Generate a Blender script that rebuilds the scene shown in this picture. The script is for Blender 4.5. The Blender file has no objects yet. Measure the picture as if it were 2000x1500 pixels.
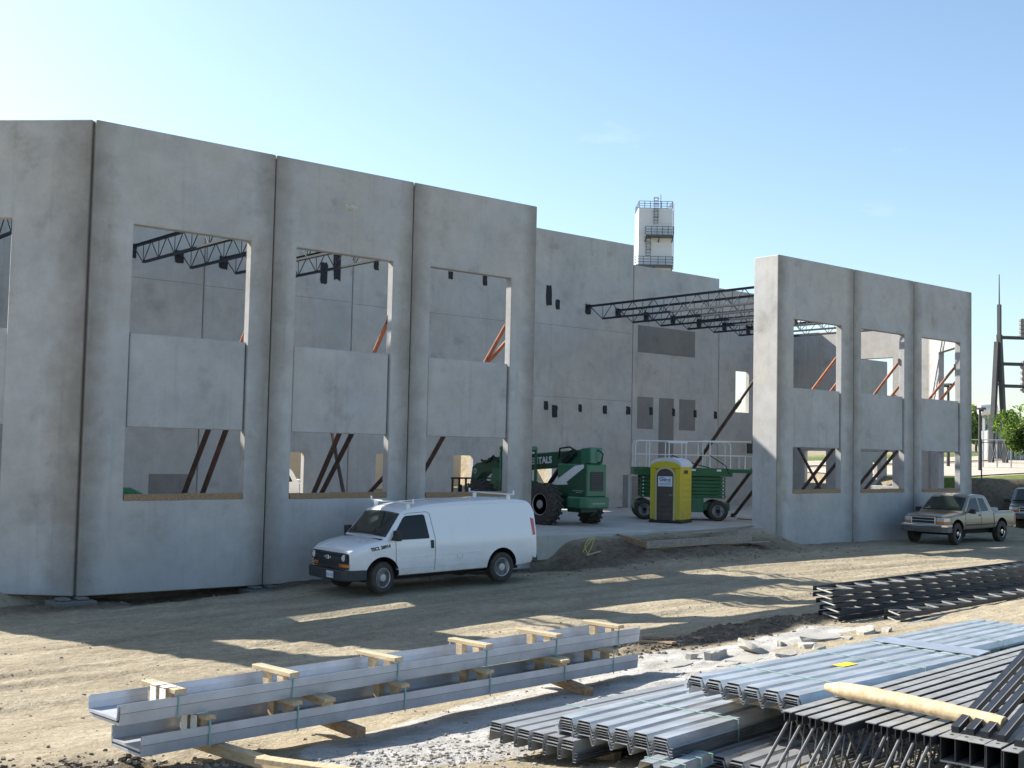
import bpy, bmesh, math, random
import numpy as np
from mathutils import Vector, Matrix
random.seed(7)
rng = np.random.default_rng(11)
scene = bpy.context.scene
col = scene.collection
R = math.radians

# ---------------------------------------------------------------- camera
CAM = Vector((-8.86, -24.17, 3.312))
FPX, PITCH, ROLL, YAW = 2315.0, R(3.26), R(1.22), R(39.95)
_fw = Vector((math.sin(YAW)*math.cos(PITCH), math.cos(YAW)*math.cos(PITCH), math.sin(PITCH)))
_rt = Vector((math.cos(YAW), -math.sin(YAW), 0)); _up = _rt.cross(_fw)
_A = _rt*math.cos(ROLL) + _up*math.sin(ROLL); _B = _up*math.cos(ROLL) - _rt*math.sin(ROLL)
cd = bpy.data.cameras.new('camera'); cam = bpy.data.objects.new('camera', cd); col.objects.link(cam)
m = Matrix((_A, _B, -_fw)).transposed().to_4x4(); m.translation = CAM; cam.matrix_world = m
cd.sensor_width = 36.0; cd.lens = FPX/2000*36.0; cd.clip_start = 0.1; cd.clip_end = 3000
scene.camera = cam

# ---------------------------------------------------------------- light
SUN = Vector((-.36, 1.0, .745)).normalized()            # towards the sun: behind the building, to the left
world = bpy.data.worlds.new('World'); scene.world = world; world.use_nodes = True
wn = world.node_tree; wn.nodes.clear()
sky = wn.nodes.new('ShaderNodeTexSky'); sky.sky_type = 'NISHITA'; sky.sun_disc = False
sky.sun_elevation = math.asin(SUN.z); sky.sun_rotation = math.atan2(SUN.x, SUN.y)
sky.air_density = 1.0; sky.dust_density = 1.1; sky.ozone_density = 1.8; sky.altitude = 150
bg = wn.nodes.new('ShaderNodeBackground'); bg.inputs[1].default_value = 0.10
out = wn.nodes.new('ShaderNodeOutputWorld')
hs = wn.nodes.new('ShaderNodeHueSaturation'); hs.inputs['Hue'].default_value = .494; hs.inputs['Saturation'].default_value = 1.0     # pale cyan spring sky
tc_ = wn.nodes.new('ShaderNodeTexCoord'); mp_ = wn.nodes.new('ShaderNodeMapping'); mp_.inputs['Scale'].default_value = (1.6, 1.6, 5.0); mp_.inputs['Rotation'].default_value = (0, .25, .6)
cn_ = wn.nodes.new('ShaderNodeTexNoise'); cn_.inputs['Scale'].default_value = 2.2; cn_.inputs['Detail'].default_value = 9; cn_.inputs['Roughness'].default_value = .62
cr_ = wn.nodes.new('ShaderNodeValToRGB'); cr_.color_ramp.elements[0].position = .60; cr_.color_ramp.elements[1].position = .84
cr_.color_ramp.elements[0].color = (0, 0, 0, 1); cr_.color_ramp.elements[1].color = (.38, .38, .38, 1)
cm_ = wn.nodes.new('ShaderNodeMix'); cm_.data_type = 'RGBA'; cm_.inputs[7].default_value = (6.4, 6.6, 6.8, 1)
wn.links.new(tc_.outputs['Generated'], mp_.inputs[0]); wn.links.new(mp_.outputs[0], cn_.inputs['Vector']); wn.links.new(cn_.outputs[0], cr_.inputs[0])
wn.links.new(sky.outputs[0], hs.inputs['Color']); wn.links.new(hs.outputs[0], cm_.inputs[6]); wn.links.new(cr_.outputs[0], cm_.inputs[0])   # thin wisps of cloud
wn.links.new(cm_.outputs[2], bg.inputs[0]); wn.links.new(bg.outputs[0], out.inputs[0])
sl = bpy.data.lights.new('sun', 'SUN'); sl.energy = 5.0; sl.angle = R(.53); sl.color = (1.0, .94, .84)
so = bpy.data.objects.new('sun', sl); col.objects.link(so)
so.rotation_euler = SUN.to_track_quat('Z', 'Y').to_euler(); so.location = SUN*60
vs = scene.view_settings; vs.view_transform = 'Standard'; vs.look = 'None'; vs.gamma = 1.0; vs.exposure = 1.15; vs.use_curve_mapping = False
scene.render.engine = 'CYCLES'

# ---------------------------------------------------------------- pixel -> point (distance always from a plane the thing touches)
def pray(x, y): return _fw + _A*((x-1000)/FPX) + _B*((750-y)/FPX)
def on_z(x, y, z): d = pray(x, y); return CAM + d*((z-CAM.z)/d.z)
def on_y(x, y, v): d = pray(x, y); return CAM + d*((v-CAM.y)/d.y)

# ---------------------------------------------------------------- materials
MATS = {}
def mat(name, color, rough=.6, metal=0.0, noise=None, bump=0.0, bscale=40, spec=.5, coat=0.0, coords='pos', stretch=None, trans=0.0, alpha=1.0):
    """noise = (scale, amount[, second colour]) colour variation; coords pos/obj"""
    if name in MATS: return MATS[name]
    M = bpy.data.materials.new(name); M.use_nodes = True; nt = M.node_tree; b = nt.nodes['Principled BSDF']
    b.inputs['Base Color'].default_value = (*color, 1); b.inputs['Roughness'].default_value = rough
    b.inputs['Metallic'].default_value = metal; b.inputs['Specular IOR Level'].default_value = spec
    b.inputs['Coat Weight'].default_value = coat; b.inputs['Transmission Weight'].default_value = trans
    b.inputs['Alpha'].default_value = alpha
    if noise or bump:
        if coords == 'pos': g = nt.nodes.new('ShaderNodeNewGeometry'); src = g.outputs['Position']
        else: g = nt.nodes.new('ShaderNodeTexCoord'); src = g.outputs['Object']
        if stretch:
            mp = nt.nodes.new('ShaderNodeMapping'); mp.inputs['Scale'].default_value = stretch
            nt.links.new(src, mp.inputs[0]); src = mp.outputs[0]
    if noise:
        n = nt.nodes.new('ShaderNodeTexNoise'); n.inputs['Scale'].default_value = noise[0]; n.inputs['Detail'].default_value = 6; n.inputs['Roughness'].default_value = .62
        nt.links.new(src, n.inputs['Vector'])
        r = nt.nodes.new('ShaderNodeValToRGB'); a = noise[1]
        c2 = noise[2] if len(noise) > 2 else tuple(max(0, c*(1-a)) for c in color)
        r.color_ramp.elements[0].position = .32; r.color_ramp.elements[1].position = .68
        r.color_ramp.elements[0].color = (*c2, 1); r.color_ramp.elements[1].color = (*(min(1, c*(1+a*.3)) for c in color), 1)
        nt.links.new(n.outputs[0], r.inputs[0]); nt.links.new(r.outputs[0], b.inputs['Base Color'])
    if bump:
        n2 = nt.nodes.new('ShaderNodeTexNoise'); n2.inputs['Scale'].default_value = bscale; n2.inputs['Detail'].default_value = 5
        nt.links.new(src, n2.inputs['Vector'])
        bp = nt.nodes.new('ShaderNodeBump'); bp.inputs['Strength'].default_value = bump; bp.inputs['Distance'].default_value = .02
        nt.links.new(n2.outputs[0], bp.inputs['Height']); nt.links.new(bp.outputs[0], b.inputs['Normal'])
    MATS[name] = M; return M

def concrete(name, base, blot=.5, edge=True, edge_w=.08):
    """cast tilt-up concrete: cloudy mottling, form stains along the panel edges, pores"""
    M = bpy.data.materials.new(name); M.use_nodes = True; nt = M.node_tree; N = nt.nodes; L = nt.links
    b = N['Principled BSDF']; b.inputs['Roughness'].default_value = .85; b.inputs['Specular IOR Level'].default_value = .25
    geo = N.new('ShaderNodeNewGeometry'); tc = N.new('ShaderNodeTexCoord'); oi = N.new('ShaderNodeObjectInfo')
    off = N.new('ShaderNodeVectorMath'); off.operation = 'MULTIPLY_ADD'
    cx = N.new('ShaderNodeCombineXYZ'); L.new(oi.outputs['Random'], cx.inputs[0]); L.new(oi.outputs['Random'], cx.inputs[2])
    off.inputs[1].default_value = (37, 0, 91); L.new(cx.outputs[0], off.inputs[0]); L.new(geo.outputs['Position'], off.inputs[2])
    def noise(sc, det, ro=.6, vec=None):
        n = N.new('ShaderNodeTexNoise'); n.inputs['Scale'].default_value = sc; n.inputs['Detail'].default_value = det; n.inputs['Roughness'].default_value = ro
        L.new(vec or off.outputs[0], n.inputs['Vector']); return n.outputs[0]
    def ramp(src, p0, p1, c0, c1):
        r = N.new('ShaderNodeValToRGB'); e = r.color_ramp.elements; e[0].position, e[1].position = p0, p1
        e[0].color = (*c0, 1); e[1].color = (*c1, 1); L.new(src, r.inputs[0]); return r.outputs[0]
    def mix(fac, a, c, mode='MULTIPLY'):
        x = N.new('ShaderNodeMix'); x.data_type = 'RGBA'; x.blend_type = mode
        if isinstance(fac, float): x.inputs[0].default_value = fac
        else: L.new(fac, x.inputs[0])
        for s, i in ((a, 6), (c, 7)):
            if isinstance(s, tuple): x.inputs[i].default_value = (*s, 1)
            else: L.new(s, x.inputs[i])
        return x.outputs[2]
    lo = tuple(c*.88 for c in base); hi = tuple(c*1.05 for c in base)
    c = ramp(noise(.55, 7, .66), .36, .64, lo, hi)
    c = mix(.75, c, ramp(noise(.37, 5, .6), .38, .62, (.95, .98, 1.02), (1.03, 1.0, .95)))      # cool and warm casts of cement
    c = mix(1.0, c, ramp(noise(2.3, 6, .7), .40, .60, (.93, .925, .915), (1.02, 1.02, 1.02)))
    c = mix(.9, c, ramp(noise(.95, 6, .62), .57, .73, (1, 1, 1), (.74, .72, .68)))      # dull blotches left by the form
    sm = N.new('ShaderNodeMapping'); sm.inputs['Scale'].default_value = (4.0, 4.0, .22); L.new(off.outputs[0], sm.inputs[0])
    c = mix(.7, c, ramp(noise(1.0, 5, .6, sm.outputs[0]), .56, .74, (1, 1, 1), (.80, .78, .74)))   # runs
    c = mix(.55, c, ramp(noise(46, 3, .6), .60, .72, (1, 1, 1), (.62, .61, .60)))     # pores
    if edge:
        sp = N.new('ShaderNodeSeparateXYZ'); L.new(tc.outputs['Generated'], sp.inputs[0])
        pp = N.new('ShaderNodeMath'); pp.operation = 'PINGPONG'; pp.inputs[1].default_value = .5; L.new(sp.outputs[0], pp.inputs[0])
        nn = noise(1.5, 5, .6)
        ad = N.new('ShaderNodeMath'); ad.operation = 'MULTIPLY_ADD'; ad.inputs[1].default_value = .16; L.new(nn, ad.inputs[0])
        sb = N.new('ShaderNodeMath'); sb.operation = 'SUBTRACT'; sb.inputs[1].default_value = .08; L.new(pp.outputs[0], sb.inputs[0]); L.new(sb.outputs[0], ad.inputs[2])
        c = mix(.8, c, ramp(ad.outputs[0], .0, edge_w*1.6, (.52, .485, .43), (1, 1, 1)))
    L.new(c, b.inputs['Base Color'])
    bp = N.new('ShaderNodeBump'); bp.inputs['Strength'].default_value = .25; bp.inputs['Distance'].default_value = .01
    L.new(noise(30, 6, .7), bp.inputs['Height']); L.new(bp.outputs[0], b.inputs['Normal'])
    MATS[name] = M; return M

CONC = concrete('concrete_panel', (.425, .426, .43))
CONC_B = concrete('concrete_back', (.45, .438, .42), edge=False)
CONC_D = concrete('concrete_patch', (.215, .21, .20), edge=False)
SLAB = concrete('concrete_floor', (.44, .43, .40), edge=False)
PALE = concrete('concrete_spill', (.52, .505, .47), edge=False)
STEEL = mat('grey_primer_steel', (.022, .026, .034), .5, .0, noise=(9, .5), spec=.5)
STEEL_L = mat('sunlit_joist_steel', (.30, .30, .29), .45, .1, noise=(7, .3, (.20, .20, .19)), spec=.5)  # pale tone stands in for sun on joist tops and webs
GALV = mat('galvanised_steel', (.62, .65, .69), .36, .72, noise=(3.2, .3), stretch=(1, 1, 1), spec=.5)
WHITE_ST = mat('white_coated_steel', (.46, .485, .53), .38, .2, noise=(3, .22), spec=.5)
WOOD = mat('new_lumber', (.52, .40, .245), .8, noise=(2.2, .35, (.36, .26, .15)), stretch=(14, 2, 14), coords='obj', bump=.2, bscale=20)
WOOD_O = mat('weathered_lumber', (.33, .225, .13), .85, noise=(2.5, .4, (.19, .125, .075)), stretch=(10, 3, 10), bump=.2)
WOOD_G = mat('grey_board', (.30, .27, .225), .88, noise=(3, .35, (.20, .17, .14)), stretch=(6, 2, 6), bump=.2)
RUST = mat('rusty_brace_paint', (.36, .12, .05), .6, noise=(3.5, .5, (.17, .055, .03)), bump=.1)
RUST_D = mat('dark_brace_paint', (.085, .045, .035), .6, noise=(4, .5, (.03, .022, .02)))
BLACKM = mat('black_plastic', (.018, .018, .02), .55)
RUBBER = mat('tyre_rubber', (.028, .027, .026), .8, noise=(7, .4, (.06, .052, .042)), bump=.2)
BLACKP = mat('black_embed_foam', (.016, .017, .02), .8, noise=(20, .4))

def dusty(name, color, rough=.35, coat=.4, z0=.3, z1=1.1, amount=.75, dust=(.30, .26, .19), metal=0.0):
    """paint with road dust that thickens towards the sills, plus faint scuffs"""
    M = mat(name, color, rough, metal, coat=coat); nt = M.node_tree; N = nt.nodes; L = nt.links; b = N['Principled BSDF']
    tc = N.new('ShaderNodeTexCoord'); sp = N.new('ShaderNodeSeparateXYZ'); L.new(tc.outputs['Object'], sp.inputs[0])
    mr = N.new('ShaderNodeMapRange'); mr.inputs[1].default_value = z1; mr.inputs[2].default_value = z0; L.new(sp.outputs[2], mr.inputs[0])
    def nz(sc, st):
        mp = N.new('ShaderNodeMapping'); mp.inputs['Scale'].default_value = st; L.new(tc.outputs['Object'], mp.inputs[0])
        n = N.new('ShaderNodeTexNoise'); n.inputs['Scale'].default_value = sc; n.inputs['Detail'].default_value = 7; n.inputs['Roughness'].default_value = .68; L.new(mp.outputs[0], n.inputs['Vector']); return n.outputs[0]
    r = N.new('ShaderNodeValToRGB'); r.color_ramp.elements[0].position = .35; r.color_ramp.elements[1].position = .72; L.new(nz(3.0, (1, 1, 1.6)), r.inputs[0])
    m1 = N.new('ShaderNodeMath'); m1.operation = 'MULTIPLY'; L.new(mr.outputs[0], m1.inputs[0]); L.new(r.outputs[0], m1.inputs[1])
    r2 = N.new('ShaderNodeValToRGB'); r2.color_ramp.elements[0].position = .58; r2.color_ramp.elements[1].position = .80; r2.color_ramp.elements[1].color = (.3, .3, .3, 1); L.new(nz(1.3, (1, 1, .5)), r2.inputs[0])
    m2 = N.new('ShaderNodeMath'); m2.operation = 'MULTIPLY_ADD'; m2.inputs[1].default_value = amount; m2.use_clamp = True; L.new(m1.outputs[0], m2.inputs[0]); L.new(r2.outputs[0], m2.inputs[2])
    x = N.new('ShaderNodeMix'); x.data_type = 'RGBA'; x.inputs[6].default_value = (*color, 1); x.inputs[7].default_value = (*dust, 1); L.new(m2.outputs[0], x.inputs[0]); L.new(x.outputs[2], b.inputs['Base Color'])
    ro = N.new('ShaderNodeMapRange'); ro.inputs[3].default_value = rough; ro.inputs[4].default_value = .85; L.new(m2.outputs[0], ro.inputs[0]); L.new(ro.outputs[0], b.inputs['Roughness'])
    ct = N.new('ShaderNodeMapRange'); ct.inputs[3].default_value = coat; ct.inputs[4].default_value = 0; L.new(m2.outputs[0], ct.inputs[0]); L.new(ct.outputs[0], b.inputs['Coat Weight'])
    return M

# ---------------------------------------------------------------- mesh builder
class MB:
    def __init__(s): s.v = []; s.f = []; s.m = []
    def add(s, vs, fs, mi=0):
        o = len(s.v); s.v += [tuple(p) for p in vs]
        s.f += [tuple(i+o for i in f) for f in fs]; s.m += [mi]*len(fs); return s
    def box(s, x0, x1, y0, y1, z0, z1, mi=0, M=None):
        vs = [Vector((x, y, z)) for x in (x0, x1) for y in (y0, y1) for z in (z0, z1)]
        if M is not None: vs = [M @ p for p in vs]
        return s.add(vs, [(0, 1, 3, 2), (4, 6, 7, 5), (0, 4, 5, 1), (2, 3, 7, 6), (0, 2, 6, 4), (1, 5, 7, 3)], mi)
    def bar(s, p0, p1, w, h, up=(0, 0, 1), mi=0):
        p0, p1 = Vector(p0), Vector(p1); d = (p1-p0); L = d.length; d.normalize(); up = Vector(up)
        if abs(d.dot(up)) > .99: up = Vector((0, 1, 0))
        a = d.cross(up).normalized(); b = a.cross(d)
        M = Matrix((d, a, b)).transposed().to_4x4(); M.translation = p0
        return s.box(0, L, -w/2, w/2, -h/2, h/2, mi, M)
    def tube(s, p0, p1, r0, r1=None, n=8, mi=0, cap=True):
        p0, p1 = Vector(p0), Vector(p1); r1 = r0 if r1 is None else r1
        d = (p1-p0).normalized(); up = Vector((0, 0, 1)) if abs(d.z) < .95 else Vector((1, 0, 0))
        a = d.cross(up).normalized(); b = d.cross(a)
        vs = []
        for p, r in ((p0, r0), (p1, r1)):
            for i in range(n): t = 2*math.pi*i/n; vs.append(p + a*(r*math.cos(t)) + b*(r*math.sin(t)))
        fs = [(i, n+i, n+(i+1) % n, (i+1) % n) for i in range(n)]
        if cap: fs += [tuple(range(n)), tuple(range(2*n-1, n-1, -1))]
        return s.add(vs, fs, mi)
    def path(s, pts, r, n=6, mi=0, closed=False):
        pts = [Vector(p) for p in pts]; k = len(pts); vs = []; ref = None
        for i, p in enumerate(pts):
            q0 = pts[i-1] if (i or closed) else p; q1 = pts[(i+1) % k] if (i < k-1 or closed) else p
            d = (q1-q0).normalized()
            if ref is None: ref = Vector((0, 0, 1)) if abs(d.z) < .9 else Vector((1, 0, 0))
            a = d.cross(ref).normalized(); b = a.cross(d).normalized(); ref = b
            rr = r[i] if isinstance(r, (list, tuple)) else r
            for j in range(n): t = 2*math.pi*j/n; vs.append(p + a*(rr*math.cos(t)) + b*(rr*math.sin(t)))
        fs = []
        for i in range(k if closed else k-1):
            o, q = i*n, ((i+1) % k)*n
            fs += [(o+j, o+(j+1) % n, q+(j+1) % n, q+j) for j in range(n)]
        if not closed: fs += [tuple(range(n-1, -1, -1)), tuple(range((k-1)*n, k*n))]
        return s.add(vs, fs, mi)
    def prism(s, poly, a0, a1, axis='y', mi=0, M=None):
        """poly of 2D points; axis y: (x,z); axis x: (y,z); axis z: (x,y)"""
        def P(p, a):
            q = {'y': (p[0], a, p[1]), 'x': (a, p[0], p[1]), 'z': (p[0], p[1], a)}[axis]
            return M @ Vector(q) if M is not None else Vector(q)
        n = len(poly); vs = [P(p, a0) for p in poly] + [P(p, a1) for p in poly]
        fs = [(i, (i+1) % n, n+(i+1) % n, n+i) for i in range(n)] + [tuple(range(n-1, -1, -1)), tuple(range(n, 2*n))]
        return s.add(vs, fs, mi)
    def lathe(s, prof, n=24, axis='y', center=(0, 0, 0), mi=0):
        """prof: list of (r, a) along axis"""
        c = Vector(center); vs = []; k = len(prof)
        for r, a in prof:
            for i in range(n):
                t = 2*math.pi*i/n; x, y = r*math.cos(t), r*math.sin(t)
                vs.append(c + Vector({'y': (x, a, y), 'x': (a, x, y), 'z': (x, y, a)}[axis]))
        fs = [(i*n+j, i*n+(j+1) % n, (i+1)*n+(j+1) % n, (i+1)*n+j) for i in range(k-1) for j in range(n)]
        if prof[0][0] > 1e-4: fs.append(tuple(range(n)))
        if prof[-1][0] > 1e-4: fs.append(tuple(range(k*n-1, (k-1)*n-1, -1)))
        return s.add(vs, fs, mi)
    def mesh(s, name, mats, smooth=False, fix=True):
        me = bpy.data.meshes.new(name); me.from_pydata(s.v, [], s.f)
        for mm in (mats if isinstance(mats, (list, tuple)) else [mats]): me.materials.append(mm)
        if any(s.m): me.polygons.foreach_set('material_index', s.m)
        if fix:
            b = bmesh.new(); b.from_mesh(me); bmesh.ops.recalc_face_normals(b, faces=b.faces); b.to_mesh(me); b.free()
        if smooth: 
            me.polygons.foreach_set('use_smooth', [True]*len(me.polygons))
            me.set_sharp_from_angle(angle=R(smooth if smooth is not True else 40))
        me.update(); return me
    def build(s, name, mats, parent=None, smooth=False, bevel=0, fix=True, loc=None, rot=None):
        o = obj(name, s.mesh(name, mats, smooth, fix), parent)
        if bevel: bev(o, bevel)
        if loc is not None: o.location = loc
        if rot is not None: o.rotation_euler = rot
        return o
def bev(o, w, seg=1):
    b = o.modifiers.new('bevel', 'BEVEL'); b.width = w; b.segments = seg; b.limit_method = 'ANGLE'; b.angle_limit = R(40)
def obj(name, me, parent=None):
    o = bpy.data.objects.new(name, me); col.objects.link(o)
    if parent is not None: o.parent = parent
    return o
def tag(o, label=None, cat=None, group=None, kind=None):
    if label: o['label'] = label
    if cat: o['category'] = cat
    if group: o['group'] = group
    if kind: o['kind'] = kind
    return o
def thing(name, label, cat, loc=(0, 0, 0), rotz=0, group=None):
    o = bpy.data.objects.new(name, None); col.objects.link(o); o.location = loc; o.rotation_euler = (0, 0, rotz)
    o.empty_display_size = .2
    return tag(o, label, cat, group)
def copy_tree(o, parent=None):
    c = o.copy(); col.objects.link(c); c.parent = parent
    for ch in list(o.children): copy_tree(ch, c)
    return c
def text_mesh(s, size, depth=.002, font_sx=1.0, bold=0.0):
    cu = bpy.data.curves.new('lettering', 'FONT'); cu.body = s; cu.size = size; cu.extrude = depth; cu.align_x = 'LEFT'; cu.offset = bold
    t = bpy.data.objects.new('lettering_tmp', cu); col.objects.link(t)
    dg = bpy.context.evaluated_depsgraph_get(); me = bpy.data.meshes.new_from_object(t.evaluated_get(dg))
    bpy.data.objects.remove(t); 
    if font_sx != 1: me.transform(Matrix.Diagonal((font_sx, 1, 1, 1)))
    return me
def text_obj(s, size, m, parent, origin, xdir, up, depth=.002, sx=1.0, bold=0.0, name='lettering'):
    me = text_mesh(s, size, depth, sx, bold); me.materials.clear(); me.materials.append(m)
    x = Vector(xdir).normalized(); u = Vector(up); z = x.cross(u).normalized(); u = z.cross(x)
    M = Matrix((x, u, z)).transposed().to_4x4(); M.translation = Vector(origin)
    me.transform(M); return obj(name, me, parent)
def vnoise(x, y, seed=0):
    """smooth value noise on numpy arrays"""
    xi = np.floor(x).astype(np.int64); yi = np.floor(y).astype(np.int64); fx = x-xi; fy = y-yi
    fx = fx*fx*(3-2*fx); fy = fy*fy*(3-2*fy)
    def h(a, b):
        n = (a*374761393 + b*668265263 + seed*974634777) & 0xffffffff
        n = ((n ^ (n >> 13))*1274126177) & 0xffffffff
        return ((n ^ (n >> 16)) & 0xffff)/65535.0
    return (h(xi, yi)*(1-fx)+h(xi+1, yi)*fx)*(1-fy) + (h(xi, yi+1)*(1-fx)+h(xi+1, yi+1)*fx)*fy
def fbm(x, y, seed=0, oct=4):
    s = 0; a = .5
    for i in range(oct): s = s+a*(vnoise(x, y, seed+i)-.5); x = x*2.03+11.3; y = y*2.03+5.7; a *= .5
    return s
def sstep(x, a, b): t = np.clip((x-a)/(b-a), 0, 1); return t*t*(3-2*t)
# ================================================================ the ground
def base_z(u, v):
    u = np.asarray(u, float); v = np.asarray(v, float)
    z = np.interp(u, [-25, -2, 1, 3, 6, 10, 15, 40], [-.06, -.05, .0, .10, .22, .31, .40, .45])
    z = z + .105*np.clip(-9.0-v, 0, 17) * (1-.5*sstep(u, 14, 34))
    z = z + .05*sstep(v, -2.4, -.7)*(1-sstep(u, 5, 8))*(1-sstep(v, .2, 1))
    z = z - .20*sstep(v, -1.0, -.3)*sstep(u, .7, 1.6)*(1-sstep(u, 3.8, 4.8))*(1-sstep(v, .1, 1))      # dug out under the panel
    z = z - .75*np.exp(-(((u-12.3)/1.9)**2+((v+.3)/.85)**2))                                       # open trench
    z = z + .17*np.exp(-(((u-15.2)/1.7)**2+((v+1.5)/.75)**2)) + .30*np.exp(-(((u-18.6)/2.2)**2+((v+1.3)/.7)**2)) + .2*np.exp(-(((u-21.8)/1.8)**2+((v+.6)/.7)**2))
    z = z + .10*np.exp(-(((u-7.0)/2.0)**2+((v+12.0)/.5)**2)) + .06*np.exp(-(((u-4.6)/1.2)**2+((v+12.2)/.4)**2))   # spoil by the rubble
    z = z + .50*sstep(v, -1.0, .35)*sstep(u, 13.2, 14.4)*(1-sstep(u, 22.2, 23.2))*(1-sstep(v, .8, 1.6))
    inside = sstep(v, .6, 2.0)*(1-sstep(v, 60, 90))*sstep(u, -9, -5)*(1-sstep(u, 40, 41.5))
    z = z*(1-inside) + inside*.80
    # bank and plateau to the right
    bank = 2.05*sstep(v, 1.5, 4.6)*sstep(u, 41.2, 44)
    z = z + bank + np.clip(np.hypot(u-42, v-4)-10, 0, 48)*.036*sstep(u, 41, 47)*sstep(v, 2, 6)
    z = z + .8*sstep(v, 14, 40)*(1-sstep(u, 38, 44))*0
    return z
def detail_z(u, v):
    w = (1-sstep(np.hypot(u-8, v+8), 38, 60))
    d = .075*fbm(u*.55, v*.55, 3, 4) + .06*fbm(u*2.2, v*3.1, 9, 4)
    lane = sstep(v, -11, -8)*(1-sstep(v, -3.2, -1.6))*sstep(u, -14, -6)
    d = d*(1-.62*lane) + lane*.012*np.sin(v*7.5+1.5*np.sin(u*.21)+4*fbm(u*.2, v*.3, 21, 2))*(.4+vnoise(u*.35, v*2.2, 40))
    for rv, ra in ((-4.6, 0), (-6.3, 0), (-7.4, 1), (-9.0, 1)):                       # wheel ruts along the lane
        c = rv+.35*np.sin(u*.11+ra)+.12*np.sin(u*.37+rv); d = d - .035*np.exp(-((v-c)/.13)**2)*(.35+vnoise(u*.5, v*.0+rv, 31))*sstep(u, -9, -4) + .016*np.exp(-((v-c-.26)/.10)**2)*sstep(u, -9, -4)
    rough = np.exp(-(((u-16)/5)**2+((v+1.2)/1.3)**2)) + np.exp(-(((u-6.5)/2.8)**2+((v+12.0)/.7)**2)) + 1.3*np.exp(-(((u+5.6)/1.9)**2+((v+13.8)/1.1)**2))
    d = d + rough*(.30*fbm(u*2.6, v*2.6, 77, 5))
    flat = 1-.85*np.exp(-(((u-7)/3.2)**2+((v+2.1)/1.5)**2)**2)
    return d*w*flat
def zg(u, v): return float(base_z(u, v)+detail_z(u, v))
def grow(a, b, step, lo, hi, f=1.28):
    mid = list(np.arange(a, b+1e-6, step)); L = []; s = step; x = a
    while x > lo: s *= f; x -= s; L.append(x)
    Rr = []; s = step; x = mid[-1]
    while x < hi: s *= f; x += s; Rr.append(x)
    return np.array(L[::-1]+mid+Rr)
us = grow(-13, 50, .15, -1500, 1500); vv = grow(-19, 6, .11, -400, 1800)
UU, VV = np.meshgrid(us, vv, indexing='ij')
Z = base_z(UU, VV)+detail_z(UU, VV)
nu, nv = UU.shape
gv_ = np.stack([UU, VV, Z], -1).reshape(-1, 3)
ii = np.arange(nu*nv).reshape(nu, nv)
quads = np.stack([ii[:-1, :-1], ii[1:, :-1], ii[1:, 1:], ii[:-1, 1:]], -1).reshape(-1, 4)
gm = bpy.data.meshes.new('ground'); gm.vertices.add(len(gv_)); gm.vertices.foreach_set('co', gv_.ravel())
gm.loops.add(quads.size); gm.loops.foreach_set('vertex_index', quads.ravel())
gm.polygons.add(len(quads)); gm.polygons.foreach_set('loop_start', np.arange(len(quads))*4); gm.polygons.foreach_set('loop_total', np.full(len(quads), 4))
gm.polygons.foreach_set('use_smooth', np.ones(len(quads), bool)); gm.update(calc_edges=True); gm.validate()
# what the surface is made of: r dark soil, g grass, b pale concrete spill
def blob(u, v, cu, cv, ru, rv): return np.exp(-(((u-cu)/ru)**2+((v-cv)/rv)**2)*1.2)
soil = np.clip(1.3*blob(UU, VV, 16, -1.0, 7, 1.3)+1.2*blob(UU, VV, 12, -.3, 2.4, 1.2)+1.5*blob(UU, VV, 6.9, -12.0, 2.3, .62)+blob(UU, VV, 4.6, -12.2, 1.4, .5)
      + .9*sstep(VV, -1.6, -.3)*(1-sstep(VV, .3, 1))*sstep(UU, -4, 0)*(1-sstep(UU, 9, 12)) + 1.6*sstep(UU, 40, 43)*sstep(VV, .5, 2.2)*(1-sstep(VV, 4.4, 5.0))
      + .9*blob(UU, VV, -5.9, -13.5, 2.2, .8)+.6*blob(UU, VV, -4.6, -14.6, 1.2, .7), 0, 1)
grass = np.clip(sstep(UU, 42, 44)*sstep(VV, 4.4, 4.9)*(1-sstep(VV, 7.6, 8.6)) + sstep(UU, 30, 60)*sstep(VV, 24, 27)*(1-sstep(VV, 30, 33)) + sstep(np.hypot(UU, VV), 130, 170), 0, 1)
pa = (-2.7, -14.7); 
spill = sstep(VV, -17.5, -16.8)*0
def seg(u, v, a, b, w):
    ax, ay = a; bx, by = b; t = np.clip(((u-ax)*(bx-ax)+(v-ay)*(by-ay))/((bx-ax)**2+(by-ay)**2), 0, 1)
    return 1-sstep(np.hypot(u-ax-t*(bx-ax), v-ay-t*(by-ay)), w*.62, w)
spill = np.clip(seg(UU, VV, (-2.2, -15.2), (3.2, -13.6), 1.5)+seg(UU, VV, (3.0, -13.6), (6.8, -13.15), .6)+.9*seg(UU, VV, (-4.6, -15.3), (-3.0, -15.6), .5), 0, 1)
ca = gm.color_attributes.new('made_of', 'FLOAT_COLOR', 'POINT')
ca.data.foreach_set('color', np.stack([soil, grass, spill, np.ones_like(soil)], -1).reshape(-1).astype(np.float32))

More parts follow.
